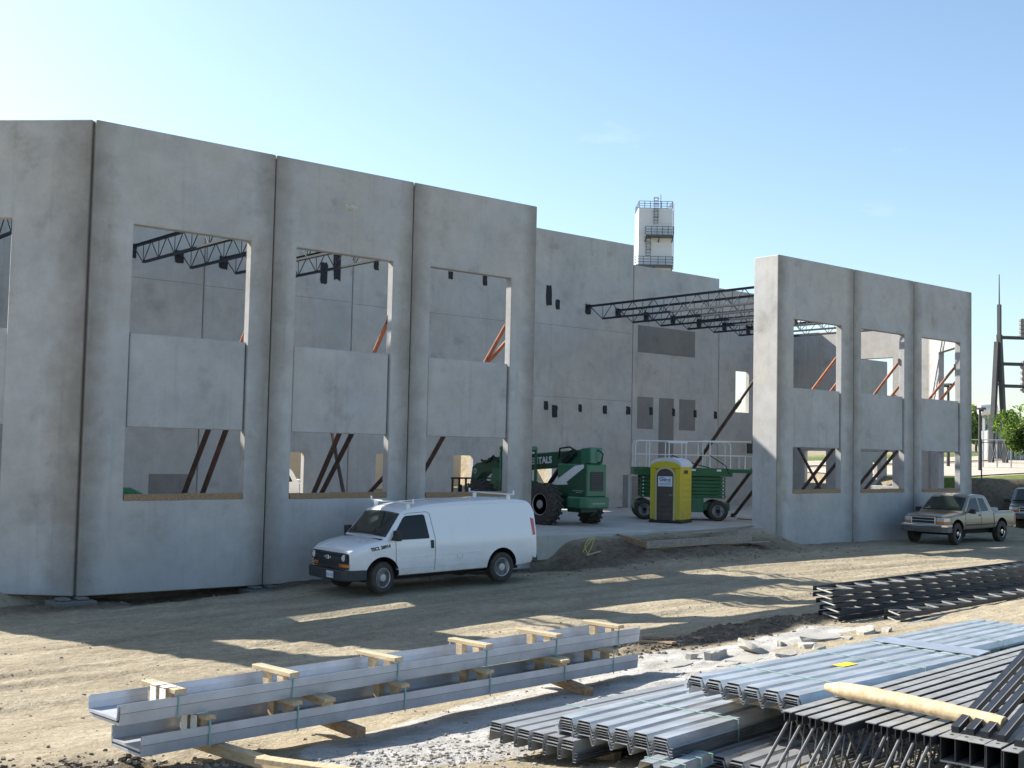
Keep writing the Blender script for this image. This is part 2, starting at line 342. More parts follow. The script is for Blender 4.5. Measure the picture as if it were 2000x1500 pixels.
def ground_material():
    M = bpy.data.materials.new('dry_site_soil'); M.use_nodes = True; nt = M.node_tree; N = nt.nodes; L = nt.links
    b = N['Principled BSDF']; b.inputs['Roughness'].default_value = .95; b.inputs['Specular IOR Level'].default_value = .12
    g = N.new('ShaderNodeNewGeometry'); at = N.new('ShaderNodeAttribute'); at.attribute_name = 'made_of'
    sp = N.new('ShaderNodeSeparateColor'); L.new(at.outputs[0], sp.inputs[0])
    def noise(sc, det, ro=.65, st=None):
        src = g.outputs['Position']
        if st: mp = N.new('ShaderNodeMapping'); mp.inputs['Scale'].default_value = st; L.new(src, mp.inputs[0]); src = mp.outputs[0]
        n = N.new('ShaderNodeTexNoise'); n.inputs['Scale'].default_value = sc; n.inputs['Detail'].default_value = det; n.inputs['Roughness'].default_value = ro
        L.new(src, n.inputs['Vector']); return n.outputs[0]
    def ramp(src, p0, p1, c0, c1):
        r = N.new('ShaderNodeValToRGB'); e = r.color_ramp.elements; e[0].position, e[1].position = p0, p1
        e[0].color = (*c0, 1); e[1].color = (*c1, 1); L.new(src, r.inputs[0]); return r.outputs[0]
    def mix(fac, a, c, mode='MIX'):
        x = N.new('ShaderNodeMix'); x.data_type = 'RGBA'; x.blend_type = mode
        if isinstance(fac, float): x.inputs[0].default_value = fac
        else: L.new(fac, x.inputs[0])
        for s, i in ((a, 6), (c, 7)):
            if isinstance(s, tuple): x.inputs[i].default_value = (*s, 1)
            else: L.new(s, x.inputs[i])
        return x.outputs[2]
    def edge(chan, amt=.55, p=.5, w=.12, sc=2.6):
        a = N.new('ShaderNodeMath'); a.operation = 'MULTIPLY_ADD'; a.inputs[1].default_value = amt; L.new(noise(sc, 6, .7), a.inputs[0])
        s = N.new('ShaderNodeMath'); s.operation = 'SUBTRACT'; s.inputs[1].default_value = amt*.5; L.new(chan, s.inputs[0]); L.new(s.outputs[0], a.inputs[2])
        return ramp(a.outputs[0], p-w, p+w, (0, 0, 0), (1, 1, 1))
    c = ramp(noise(.28, 6), .34, .66, (.355, .312, .23), (.445, .395, .298))
    c = mix(.75, c, ramp(noise(1.1, 7, .7, (.35, 1.6, 1)), .38, .62, (.70, .675, .64), (1.10, 1.09, 1.07)), 'MULTIPLY')     # wheel-worn streaks along the lane
    c = mix(.8, c, ramp(noise(7, 6, .75), .34, .62, (.70, .67, .63), (1.06, 1.06, 1.06)), 'MULTIPLY')
    c = mix(.7, c, ramp(noise(38, 4, .7), .36, .60, (.62, .60, .58), (1.05, 1.05, 1.05)), 'MULTIPLY')
    vor = N.new('ShaderNodeTexVoronoi'); vor.inputs['Scale'].default_value = 13; L.new(g.outputs['Position'], vor.inputs['Vector'])
    c = mix(.55, c, ramp(vor.outputs['Distance'], .10, .17, (.50, .47, .43), (1, 1, 1)), 'MULTIPLY')               # clods
    dark = ramp(noise(5, 7, .75), .35, .66, (.09, .072, .052), (.20, .165, .122))
    c = mix(edge(sp.outputs[0], .8, .5, .25), c, dark)
    gr = ramp(noise(3, 6, .75), .35, .65, (.07, .115, .025), (.16, .20, .055))
    c = mix(edge(sp.outputs[1], .4, .5, .1, 1.2), c, gr)
    pl = mix(.8, ramp(noise(1.7, 7, .7), .36, .62, (.30, .29, .27), (.46, .455, .44)), ramp(noise(30, 4, .7), .32, .52, (.66, .63, .58), (1, 1, 1)), 'MULTIPLY')
    c = mix(edge(sp.outputs[2], .75, .52, .06, 1.6), c, pl)
    L.new(c, b.inputs['Base Color'])
    bp = N.new('ShaderNodeBump'); bp.inputs['Strength'].default_value = .9; bp.inputs['Distance'].default_value = .06
    ad = N.new('ShaderNodeMath'); ad.operation = 'MULTIPLY_ADD'; ad.inputs[1].default_value = .5; L.new(noise(16, 8, .75), ad.inputs[0]); L.new(noise(5, 4, .6), ad.inputs[2])
    L.new(ad.outputs[0], bp.inputs['Height']); L.new(bp.outputs[0], b.inputs['Normal'])
    return M
GROUND = ground_material(); gm.materials.append(GROUND)
tag(obj('ground', gm), kind='structure')

# floor slab of the building
sl_ = MB()
sl_.prism([(-4.2, 4.4), (.3, .45), (12.0, .45), (12.4, .75), (22.3, .75), (22.9, .45), (34.9, .45), (39.0, 4.4), (39.0, 12.45), (-4.2, 12.45)], .3, 1.0, 'z')
tag(sl_.build('floor_slab', SLAB, bevel=.02), kind='structure')

# ================================================================ tilt-up panels
ZB, ZT = .19, 10.0
W1, W2, W3, W4 = 7.94, 5.64, 3.655, 2.12
def panel_mesh(width, z0, z1, thick, holes, recess=(), name='panel'):
    xs = sorted({0, width, *[h[i] for h in holes for i in (0, 1)], *[r[i] for r in recess for i in (0, 1)]})
    zs = sorted({z0, z1, *[h[i] for h in holes for i in (2, 3)], *[r[i] for r in recess for i in (2, 3)]})
    nx, nz = len(xs)-1, len(zs)-1
    def st(i, k):
        if i < 0 or k < 0 or i >= nx or k >= nz: return None
        x, z = (xs[i]+xs[i+1])/2, (zs[k]+zs[k+1])/2
        for h in holes:
            if h[0] < x < h[1] and h[2] < z < h[3]: return None
        for r in recess:
            if r[0] < x < r[1] and r[2] < z < r[3]: return r[4]
        return 0.0
    verts = {}; vl = []; faces = []
    def V(x, y, z):
        k = (round(x, 4), round(y, 4), round(z, 4))
        if k not in verts: verts[k] = len(vl); vl.append(k)
        return verts[k]
    for i in range(nx):
        for k in range(nz):
            d = st(i, k)
            if d is None: continue
            x0, x1, a, b = xs[i], xs[i+1], zs[k], zs[k+1]
            faces.append((V(x0, d, a), V(x1, d, a), V(x1, d, b), V(x0, d, b)))
            faces.append((V(x0, thick, a), V(x0, thick, b), V(x1, thick, b), V(x1, thick, a)))
            for di, dk, (p, q) in ((-1, 0, ((x0, a), (x0, b))), (1, 0, ((x1, b), (x1, a))), (0, -1, ((x1, a), (x0, a))), (0, 1, ((x0, b), (x1, b)))):
                e = st(i+di, k+dk)
                if e is None: e = thick
                if e > d + 1e-6: faces.append((V(p[0], d, p[1]), V(q[0], d, q[1]), V(q[0], e, q[1]), V(p[0], e, p[1])))
    me = bpy.data.meshes.new(name); me.from_pydata(vl, [], faces)
    b = bmesh.new(); b.from_mesh(me); bmesh.ops.recalc_face_normals(b, faces=b.faces); b.to_mesh(me); b.free()
    me.update(); return me
def panel(label, u, v, ang, width, z0=ZB, z1=ZT, thick=.24, holes=(), recess=(), m=CONC, group=None, bevel=.018, name='tilt_up_wall'):
    me = panel_mesh(width, z0, z1, thick, holes, recess); me.materials.append(m)
    o = obj(name, me); o.location = (u, v, 0); o.rotation_euler = (0, 0, ang); bev(o, bevel)
    return tag(o, label, 'wall', group, 'thing')
def window_panel(label, u, v, ang, width, a, b, group, plank=True):
    p = panel(label, u, v, ang, width, holes=[(a, b, W2, W1), (a, b, W4, W3)], recess=[(a, a+.035, W3, W2, .15), (b-.035, b, W3, W2, .15), (a, b, W3, W2, .06)], group=group)
    if plank:
        w = MB(); n = 2; xs = [a+.015, a+(b-a)*random.uniform(.4, .7), b-.015]
        for i in range(2): w.box(xs[i], xs[i+1]-.004, .0+.012*i, .19+.012*i, W4-.004, W4+.125+.012*i)
        w.build('sill_plank', WOOD_O, p, bevel=.006)
    return p
G = 'front tilt-up wall panels'
LP = [(0, 4.19, .89, 3.63, 'tall two-window concrete panel at the sharp left corner of the building'),
      (4.19, 8.06, 4.79, 7.49, 'middle two-window concrete panel of the left block, behind the white van hood'),
      (8.06, 12.17, 8.63, 11.30, 'two-window concrete panel at the right edge of the left block, by the green telehandler')]
RP = [(22.75, 27.05, 23.61, 26.33, 'two-window concrete panel next to the narrow sunlit end panel'),
      (27.05, 30.91, 27.51, 30.29, 'middle two-window concrete panel of the right block'),
      (30.91, 35.10, 31.46, 34.22, 'two-window concrete panel behind the tan pickup at the far right')]
JG = .014
FRONT = []
for u0, u1, a, b, lab in LP+RP:
    FRONT.append(window_panel(lab, u0+JG, 0, 0, u1-u0-2*JG, a-u0-JG, b-u0-JG, G))
# small lifting pocket near the top of two panels
for p, x, z in ((FRONT[1], 2.02, 9.08), (FRONT[4], 1.98, 9.2)):
    pk = MB(); pk.box(x-.17, x+.17, -.012, .0, z-.07, z+.07); pk.box(x-.10, x+.10, -.02, -.0121, z-.035, z+.03)
    pk.build('lifting_pocket', mat('grout_patch', (.50, .47, .40), .9, noise=(14, .4)), p, bevel=.004)
# cut-off corner at the left (45 degrees) and its mirror at the right
c45 = math.cos(R(45))
pl_ = panel('slanted concrete corner panel cut off by the left edge of the picture', -4.6-.02, 4.6+.02, R(-45), 4.6/c45-.06,
      holes=[(4.6/c45-4.05, 4.6/c45-1.70, W2, W1), (4.6/c45-4.05, 4.6/c45-1.70, W4, W3)], recess=[(4.6/c45-4.05, 4.6/c45-1.70, W3, W2, .085)], group=G)
pr_ = panel('slanted concrete corner panel seen from inside through the far right windows', 35.1+.03, .03, R(45), 5.66,
      holes=[(1.5, 3.95, W2, W1), (1.5, 3.95, W4, W3)], recess=[(1.5, 3.95, W3, W2, .085)], group=G)
panel('plain concrete side wall panel hidden behind the left corner', -4.6, 12.5, R(-90), 7.85, z1=10, m=CONC_B)
# right side wall, inner face turned to the sun
panel('sunlit concrete side wall seen through the middle window of the right block', 39.12, 4.08, R(90), 8.4, z1=9.35, z0=.3, m=CONC_B,
      holes=[(1.85, 4.6, W2, W1), (1.85, 4.6, W4, W3), (5.4, 6.6, W4, W3)])
# narrow end panel of the right block
panel('narrow smooth concrete end panel with its upper part in sunlight', 22.76, 1.02, R(-90), .995, thick=.22, z0=.25, m=concrete('concrete_end', (.52, .51, .49), edge=False))
# back wall
BV = 12.5
BJ = [(-4.6, 2.6, 12.58, [], 'plain rear wall panel hidden behind the left corner panels'),
      (2.6, 8.4, 12.58, [], 'rear wall concrete panel seen through the leftmost front windows'),
      (8.4, 14.2, 12.58, [(3.0, 3.98, .9, 3.12)], 'rear wall concrete panel with a doorway showing a white car'),
      (14.2, 22.0, 12.58, [(1.2, 2.15, .9, 3.12), (4.78, 5.74, .9, 3.12)], 'rear wall concrete panel with two doorways behind the van roof rack'),
      (22.0, 28.79, 12.58, [(1.25, 2.1, .9, 3.12)], 'tall plain rear wall panel right of the left block, dark patches on it'),
      (28.79, 34.62, 11.72, [], 'lower rear wall panel with darker rectangular patches behind the scissor lift'),
      (34.62, 39.1, 11.28, [(1.24, 2.25, 5.43, 7.42)], 'lowest rear wall panel with a small window beside the sunlit end panel')]
BACK = []
for u0, u1, zt, hs, lab in BJ:
    BACK.append(panel(lab, u0+.02, BV, 0, u1-u0-.04, z0=.9, z1=zt, thick=.24, holes=hs, m=CONC_B, group='rear wall panels'))
# darker rectangles where other concrete was cast in
def slab_patch(p, u0, x0, x1, z0, z1, m=CONC_D, name='concrete_patch'):
    q = MB(); q.box(x0-u0, x1-u0, -.012, -.001, z0, z1); q.build(name, m, p)
for x0, x1, z0, z1 in ((29.1, 32.9, 7.85, 9.05), (29.13, 30.14, 4.45, 5.87), (30.52, 31.5, 2.9, 5.87), (31.88, 32.97, 4.45, 5.87)): slab_patch(BACK[5], 28.81, x0, x1, z0, z1)
slab_patch(BACK[1], 2.62, 6.75, 8.1, 1.0, 2.35)
slab_patch(BACK[4], 22.02, 28.3, 28.72, 1.0, 2.4); slab_patch(BACK[5], 28.81, 28.85, 29.6, 1.0, 2.35)
for p, w_, zz in ((BACK[4], 6.7, 8.62), (BACK[3], 7.7, 8.55), (BACK[2], 5.7, 8.6), (BACK[4], 6.7, 5.62), (BACK[1], 5.7, 8.62)):     # faint pour lines
    q = MB(); q.box(.01, w_, -.004, -.0005, zz, zz+.014); q.build('pour_line', CONC_D, p)
# ragged black pockets (embed plates) on the rear wall
def pocket(p, u0, u, z, w, h):
    n = 14; pts = []
    for i in range(n):
        t = i/n*4; s = int(t); f = t-s
        x, y = [(-.5+f, .5), (.5, .5-f), (.5-f, -.5), (-.5, -.5+f)][s]
        pts.append((u-u0+x*w*random.uniform(.85, 1.12), z+y*h*random.uniform(.9, 1.08)))
    q = MB(); q.prism(pts, -.03, -.002, 'y'); q.build('embed_pocket', BLACKP, p)
for u, z, w, h in ((23.75, 9.83, .30, .86), (24.25, 9.5, .22, .42), (23.7, 5.24, .22, .36), (24.2, 5.02, .28, .5), (25.65, 5.21, .18, .32), (27.11, 5.21, .22, .36), (28.55, 5.22, .24, .36)):
    pocket(BACK[4], 22.02, u, z, w, h)
for u, z in ((29.99, 5.25), (31.48, 5.26), (32.95, 5.24), (34.40, 5.23)): pocket(BACK[5], 28.81, u, z, .2, .34)
for u, z, w, h in ((15.18, 10.11, .2, .4), (18.62, 10.1, .22, .3), (20.33, 10.1, .2, .42)): pocket(BACK[3], 14.22, u, z, w, h)
for u, z, w, h in ((12.96, 9.55, .3, .75), (13.5, 9.95, .28, 1.2)): pocket(BACK[2], 8.42, u, z, w, h)
# concrete footing blocks under the panel joints
for u, v, lab in ((-.1, -.02, 'low concrete footing block under the left building corner'), (4.15, -.05, 'low concrete footing block under the panel joint left of the van')):
    f = MB(); f.box(-.42, .42, -.30, .34, -.45, ZB-.06-.004); f.box(-.30, -.06, -.16, .16, ZB-.064, ZB-.005); f.box(.08, .3, -.16, .16, ZB-.064, ZB-.005)
    tag(f.build('footing_block', concrete('footing_concrete', (.16, .155, .145), edge=False), bevel=.02, loc=(u, v, 0)), lab, 'footing')

# ================================================================ roof joists
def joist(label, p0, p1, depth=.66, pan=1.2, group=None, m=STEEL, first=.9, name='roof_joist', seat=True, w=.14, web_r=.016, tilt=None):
    """open web joist from p0 to p1 (top chord line); bottom chord starts one panel in"""
    p0, p1 = Vector(p0), Vector(p1); d = p1-p0; L = d.length
    t = thing(name, label, 'joist', p0, math.atan2(d.y, d.x), group)
    if tilt is not None: t.rotation_euler = (tilt, 0, math.atan2(d.y, d.x))
    c = MB()
    for s in (-1, 1):                                   # two angles back to back
        c.box(0, L, s*.012, s*w/2, -.008, 0); c.box(0, L, s*.012, s*.022, -.085, -.0081)
    c.build('top_chord', m, t)
    b = MB()
    for s in (-1, 1):
        b.box(first, L-first, s*.012, s*w*.45, -depth, -depth+.008); b.box(first, L-first, s*.012, s*.022, -depth+.0081, -depth+.075)
    b.build('bottom_chord', m, t)
    if seat:
        for x in (0, L-.14):
            s_ = MB(); s_.box(x, x+.14, -w*.45, w*.45, -.16, -.0855); s_.build('bearing_seat', m, t)
    n = max(2, round((L-2*first)/pan)); pn = (L-2*first)/n
    dg = MB(); dg.tube((0, 0, -depth+.02), (pn/2, 0, -.03), web_r, n=6); up = dg.mesh('web', m, True)
    dg = MB(); dg.tube((0, 0, -.03), (pn/2, 0, -depth+.02), web_r, n=6); dn = dg.mesh('web', m, True)
    vt = MB(); vt.tube((0, 0, -.03), (0, 0, -depth+.02), web_r*.8, n=6); vm = vt.mesh('web', m, True)
    e = MB(); e.tube((.12, 0, -.05), (first, 0, -depth+.02), web_r*1.1, n=6); e.build('end_web', m, t, True)
    e = MB(); e.tube((L-.12, 0, -.05), (L-first, 0, -depth+.02), web_r*1.1, n=6); e.build('end_web', m, t, True)
    for i in range(n):
        x = first+i*pn
        o = obj('web', up, t); o.location = (x, 0, 0)
        o = obj('web', dn, t); o.location = (x+pn/2, 0, 0)
        o = obj('web', vm, t); o.location = (x, 0, 0)
    return t
JZ = 9.62
RJ = [26.0, 27.82, 29.6, 31.37, 33.16, 34.98, 36.75]
ordn = ['first', 'second', 'third', 'fourth', 'fifth', 'sixth', 'seventh']
for i, u in enumerate(RJ):
    v1 = .24 if u < 35 else (u-35.1)+.35
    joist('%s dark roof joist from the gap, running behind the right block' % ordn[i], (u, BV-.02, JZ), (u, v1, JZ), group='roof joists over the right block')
LJ = [5.9, 7.49, 9.07, 10.75]
for u, lab in zip(LJ, ('dark roof joist hugging the top left of the leftmost front window', 'dark roof joist in the middle of the leftmost upper window', 'dark roof joist at the right edge of the leftmost upper window', 'dark roof joist crossing the top of the second upper window')):
    joist(lab, (u, BV-.02, JZ), (u, .24, JZ), group='roof joists over the left block')
joist('dark roof joist seen through the cut-off window at the left edge', (1.2, BV-.02, JZ), (1.2, .24, JZ), group='roof joists over the left block')
# black bearing plates the joists sit on
for p, u0, lst in ((BACK[1], 2.62, LJ[:2]), (BACK[2], 8.42, LJ[2:]), (BACK[4], 22.02, RJ[:2]), (BACK[5], 28.81, RJ[2:5]), (BACK[6], 34.64, RJ[5:])):
    for u in lst: pocket(p, u0, u, JZ-.16, .3, .44)

# ================================================================ pipe braces
def brace(label, p_top, p_bot, group, m=RUST, m2=RUST_D):
    p0, p1 = Vector(p_top), Vector(p_bot); t = thing('pipe_brace', label, 'brace', p1, 0, group)
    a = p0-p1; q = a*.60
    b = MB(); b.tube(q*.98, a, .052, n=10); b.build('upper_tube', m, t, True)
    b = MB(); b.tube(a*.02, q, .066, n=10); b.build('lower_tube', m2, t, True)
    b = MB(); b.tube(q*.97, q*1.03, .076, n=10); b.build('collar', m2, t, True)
    h = a.normalized(); 
    b = MB(); b.box(-.1, .1, -.1, .1, 0, .02); b.box(-.05, -.035, -.06, .06, .02, .14); b.box(.035, .05, -.06, .06, .02, .14); b.build('floor_shoe', m2, t)
    b = MB(); b.box(a.x-.07, a.x+.07, a.y-.05, a.y+.015, a.z-.11, a.z+.11); b.build('wall_shoe', m2, t)
    return t
BG = 'orange pipe braces of the front walls'
for u, z, vf, lab in ((3.95, 6.6, 4.6, 'rusty pipe brace left of the two in the leftmost lower window'), (4.42, 6.8, 4.5, 'rusty pipe brace right of the two in the leftmost lower window'),
      (7.55, 6.5, 4.4, 'left rusty pipe brace in the second lower window'), (8.05, 6.3, 4.95, 'right rusty pipe brace in the second lower window'),
      (11.38, 6.75, 5.4, 'orange pipe brace at the right jamb of the third upper window'), (11.42, 6.3, 8.2, 'flatter orange pipe brace crossing behind in the third upper window'),
      (24.0, 7.9, 6.3, 'dark pipe brace leaning down beside the scissor lift'), (26.43, 6.86, 5.6, 'upper orange pipe brace in the first window of the right block'),
      (26.75, 6.2, 5.1, 'lower orange pipe brace in the first window of the right block'), (30.33, 6.95, 5.45, 'upper orange pipe brace in the middle window of the right block'),
      (30.7, 6.3, 5.2, 'lower orange pipe brace in the middle window of the right block'), (34.28, 7.0, 5.7, 'upper orange pipe brace in the last window of the right block'),
      (34.45, 6.5, 5.4, 'lower orange pipe brace in the last window of the right block')):
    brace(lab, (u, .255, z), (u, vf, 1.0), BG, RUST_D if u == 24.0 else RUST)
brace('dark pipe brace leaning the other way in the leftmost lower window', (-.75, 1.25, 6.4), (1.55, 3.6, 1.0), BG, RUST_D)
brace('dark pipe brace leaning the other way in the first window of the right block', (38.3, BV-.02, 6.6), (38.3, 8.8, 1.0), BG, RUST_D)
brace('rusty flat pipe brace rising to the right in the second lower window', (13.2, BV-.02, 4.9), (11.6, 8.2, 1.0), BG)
# ================================================================ vehicles
PAINT_W = dusty('white_van_paint', (.74, .75, .77), .26, .6, .35, 1.15, .55, (.44, .41, .35))
PAINT_T = dusty('tan_pickup_paint', (.20, .168, .12), .34, .6, .4, 1.1, .6, (.26, .22, .16))
PAINT_S = mat('silver_car_paint', (.55, .56, .57), .3, .2, coat=.6)
GLASS = mat('dark_window_glass', (.006, .009, .011), .06, spec=.28)
GLASS2 = mat('tinted_windshield', (.018, .026, .024), .05, spec=.5)
TRIM = mat('charcoal_bumper', (.035, .038, .043), .6, noise=(12, .2))
CHROME = mat('chrome', (.75, .76, .78), .14, 1.0)
RIM = mat('steel_rim', (.52, .52, .53), .35, .25, noise=(9, .25))
LAMP = mat('clear_lamp', (.62, .66, .68), .08, .3, spec=.9)
AMBER = mat('amber_lamp', (.62, .19, .03), .25, spec=.7)
REDL = mat('red_lamp', (.42, .015, .02), .2, spec=.7)
DARKT = mat('black_lettering', (.012, .012, .014), .6)
INNER = mat('wheel_arch_liner', (.012, .012, .013), .9)

class Body:
    def __init__(s, top, w_top_fn, half, bot, x0, x1, crown=.03, n=96):
        s.top, s.side, s.half, s.bot, s.crown = top, w_top_fn, half, bot, crown
        s.xs = np.linspace(x0, x1, n)
        fine = np.linspace(x0-.3, x1+.3, 1400); k = np.ones(31)/31
        tz = np.interp(fine, *zip(*top)); s._fx = fine; s._ft = np.convolve(np.pad(tz, 15, 'edge'), k, 'valid')
        hw = np.interp(fine, *zip(*half)); s._fh = np.convolve(np.pad(hw, 15, 'edge'), k, 'valid')
    def zt(s, x): return float(np.interp(x, s._fx, s._ft))
    def hw(s, x): return float(np.interp(x, s._fx, s._fh))
    def sy(s, x, z): return s.hw(x)*s.side(z)                       # half width of the side surface at height z
    def ring(s, x):
        zt = s.zt(x); zb = float(np.interp(x, *zip(*s.bot))); h = s.hw(x); rc = min(.10, .35*(zt-zb))
        P = [(0, zb), (h*.86, zb), (h*.95, zb+.03)]
        for t in np.linspace(0, 1, 9): z = zb+.09+(zt-rc-zb-.09)*t; P.append((h*s.side(z), z))
        e = h*s.side(zt-rc)
        for a in (22, 45, 68, 90): P.append((e-rc*.9+rc*.9*math.cos(R(a)), zt-rc+rc*math.sin(R(a))))
        e2 = e-rc*.9
        for f in (.66, .33): P.append((e2*f, zt+s.crown*(1-f*f)))
        P.append((0, zt+s.crown)); return P
    def topz(s, x, y):
        e2 = max(.05, s.sy(x, s.zt(x)-.1)-.09); f = min(1, abs(y)/e2); return s.zt(x)+s.crown*(1-f*f)
    def mesh(s):
        vs = []; fs = []; rings = [s.ring(x) for x in s.xs]; n = len(rings[0]); N = 2*n-2
        for x, r in zip(s.xs, rings):
            for y, z in r: vs.append((x, -y, z))
            for y, z in r[-2:0:-1]: vs.append((x, y, z))
        for i in range(len(s.xs)-1):
            for j in range(N): fs.append((i*N+j, i*N+(j+1) % N, (i+1)*N+(j+1) % N, (i+1)*N+j))
        fs += [tuple(range(N)), tuple(range(len(vs)-1, len(vs)-N-1, -1))]
        return vs, fs
def boolean_cut(me, cutters, mats):
    o = obj('tmp_body', me); cs = []
    for c in cutters:
        co = obj('tmp_cut', c); cs.append(co); md = o.modifiers.new('b', 'BOOLEAN'); md.object = co; md.operation = 'DIFFERENCE'; md.solver = 'EXACT'
    dg = bpy.context.evaluated_depsgraph_get(); dg.update(); r = bpy.data.meshes.new_from_object(o.evaluated_get(dg))
    for x in [o]+cs: bpy.data.objects.remove(x)
    r.materials.clear()
    for mm in mats: r.materials.append(mm)
    return r
def make_body(B, wheels, wr, cut_boxes, paint, parent, name='body'):
    vs, fs = B.mesh(); mb = MB(); mb.add(vs, fs); me = mb.mesh('body', [paint])
    cuts = []
    for x, s in wheels:
        c = MB(); y0, y1 = (-1.4, -.45) if s < 0 else (.45, 1.4); c.tube((x, y0, wr[1]), (x, y1, wr[1]), wr[0], n=40); cuts.append(c.mesh('c', [paint]))
    for b in cut_boxes: c = MB(); c.box(*b); cuts.append(c.mesh('c', [paint]))
    r = boolean_cut(me, cuts, [paint, INNER])
    for p in r.polygons:
        p.use_smooth = True; c = p.center
        dark = any(math.hypot(c.x-x, c.z-wr[1]) < wr[0]+.012 and abs(p.normal.y) < .75 for x, s in wheels)
        dark = dark or (abs(abs(c.y)-.45) < .01 and any(math.hypot(c.x-x, c.z-wr[1]) < wr[0]+.01 for x, s in wheels))
        for b in cut_boxes:
            if b[0]-.01 < c.x < b[1]+.01 and b[2]-.01 < c.y < b[3]+.01 and b[4]-.01 < c.z < b[5]: dark = dark or (c.z < b[5]-.2)
        p.material_index = 1 if dark else 0
    r.set_sharp_from_angle(angle=R(38)); r.update()
    return obj(name, r, parent)
def side_panel(B, poly, m, parent, name, side=-1, off=.006, sub=6):
    """thin proud piece that follows the body side; poly in (x, z)"""
    pts = []
    for i, p in enumerate(poly):
        q = poly[(i+1) % len(poly)]
        for t in range(sub): f = t/sub; pts.append((p[0]+(q[0]-p[0])*f, p[1]+(q[1]-p[1])*f))
    mb = MB(); n = len(pts)
    o = [(x, side*(B.sy(x, z)+off), z) for x, z in pts]; i_ = [(x, side*(B.sy(x, z)-.02), z) for x, z in pts]
    cx = sum(p[0] for p in pts)/n; cz = sum(p[1] for p in pts)/n
    mb.add(o+i_+[(cx, side*(B.sy(cx, cz)+off), cz)], [(k, (k+1) % n, 2*n) for k in range(n)]+[(k, n+k, n+(k+1) % n, (k+1) % n) for k in range(n)])
    return mb.build(name, m, parent, True)
def seam(B, pts, parent, side=-1, r=.006, m=None, name='door_seam'):
    q = []
    for a, b in zip(pts[:-1], pts[1:]):
        for t in range(6): f = t/6; x, z = a[0]+(b[0]-a[0])*f, a[1]+(b[1]-a[1])*f; q.append((x, side*(B.sy(x, z)+.001), z))
    x, z = pts[-1]; q.append((x, side*(B.sy(x, z)+.001), z))
    mb = MB(); mb.path(q, r, 5); return mb.build(name, m or TRIM, parent, True)
def top_glass(B, x0, x1, inset0, inset1, m, parent, name, off=.012):
    mb = MB(); nx, ny = 10, 14; vs = []
    for i in range(nx+1):
        x = x0+(x1-x0)*i/nx; ins = inset0+(inset1-inset0)*i/nx; h = B.sy(x, B.zt(x)-.06)-ins
        for j in range(ny+1):
            y = -h+2*h*j/ny; bulge = -.05*(1-(y/h)**2)
            vs.append((x+bulge*(1-i/nx*.5), y, B.topz(x, y)+off-bulge*.25))
    fs = [(i*(ny+1)+j, (i+1)*(ny+1)+j, (i+1)*(ny+1)+j+1, i*(ny+1)+j+1) for i in range(nx) for j in range(ny)]
    mb.add(vs, fs); o = mb.build(name, m, parent, True, fix=False)
    so_ = o.modifiers.new('thickness', 'SOLIDIFY'); so_.thickness = .02; so_.offset = -1
    return o
def wheel(parent, x, y, r, w, steer=0, rim_r=.2, side=-1, holes=5, rim_m=None, lug=0, name='wheel'):
    """tyre with a dished rim; side: which way the rim faces"""
    t = MB(); k = w/2
    t.lathe([(rim_r*.98, -k*.8), (rim_r*1.06, -k), (r*.86, -k*1.03), (r*.97, -k*.86), (r, -k*.55), (r*.985, -k*.3), (r*.985, k*.3), (r, k*.55), (r*.97, k*.86), (r*.86, k*1.03), (rim_r*1.06, k), (rim_r*.98, k*.8)], 36, 'y')
    n = 44 if not lug else lug
    for i in range(n):
        a = 2*math.pi*i/n; 
        if lug:
            for s in (-1, 1):
                M = Matrix.Rotation(-a-(.5*math.pi/n if s > 0 else 0)*2, 4, 'Y') @ Matrix.Translation((r*.965, s*k*.52, 0)) @ Matrix.Rotation(s*R(38), 4, 'X')
                t.box(-.04, .055, -k*.56, k*.56, -.035, .035, 0, M)
        else:
            M = Matrix.Rotation(-a, 4, 'Y') @ Matrix.Translation((r*.985, 0, 0)); t.box(-.01, .012, -k*.8, k*.8, -r*.02, r*.02, 0, M)
    o = t.build(name, RUBBER, parent, 30); o.location = (x, y, r); o.rotation_euler = (0, 0, steer)
    m_ = rim_m or RIM; d = MB(); s = side
    d.lathe([(rim_r*1.02, s*k*.80), (rim_r*.97, s*k*.94), (rim_r*.90, s*k*.80), (rim_r*.80, s*k*.60), (rim_r*.55, s*k*.74), (rim_r*.40, s*k*.78), (rim_r*.36, s*k*.92), (rim_r*.16, s*k*.95), (0, s*k*.95)], 30, 'y')
    ro = d.build('rim', m_, o, 35)
    for i in range(holes):
        a = 2*math.pi*i/holes+.3; c = (rim_r*.66*math.cos(a), 0, rim_r*.66*math.sin(a))
        h = MB(); h.lathe([(rim_r*.145, s*k*.5), (rim_r*.17, s*k*.80), (0, s*k*.795)], 10, 'y', c); h.build('rim_hole', INNER, ro, True)
    return o

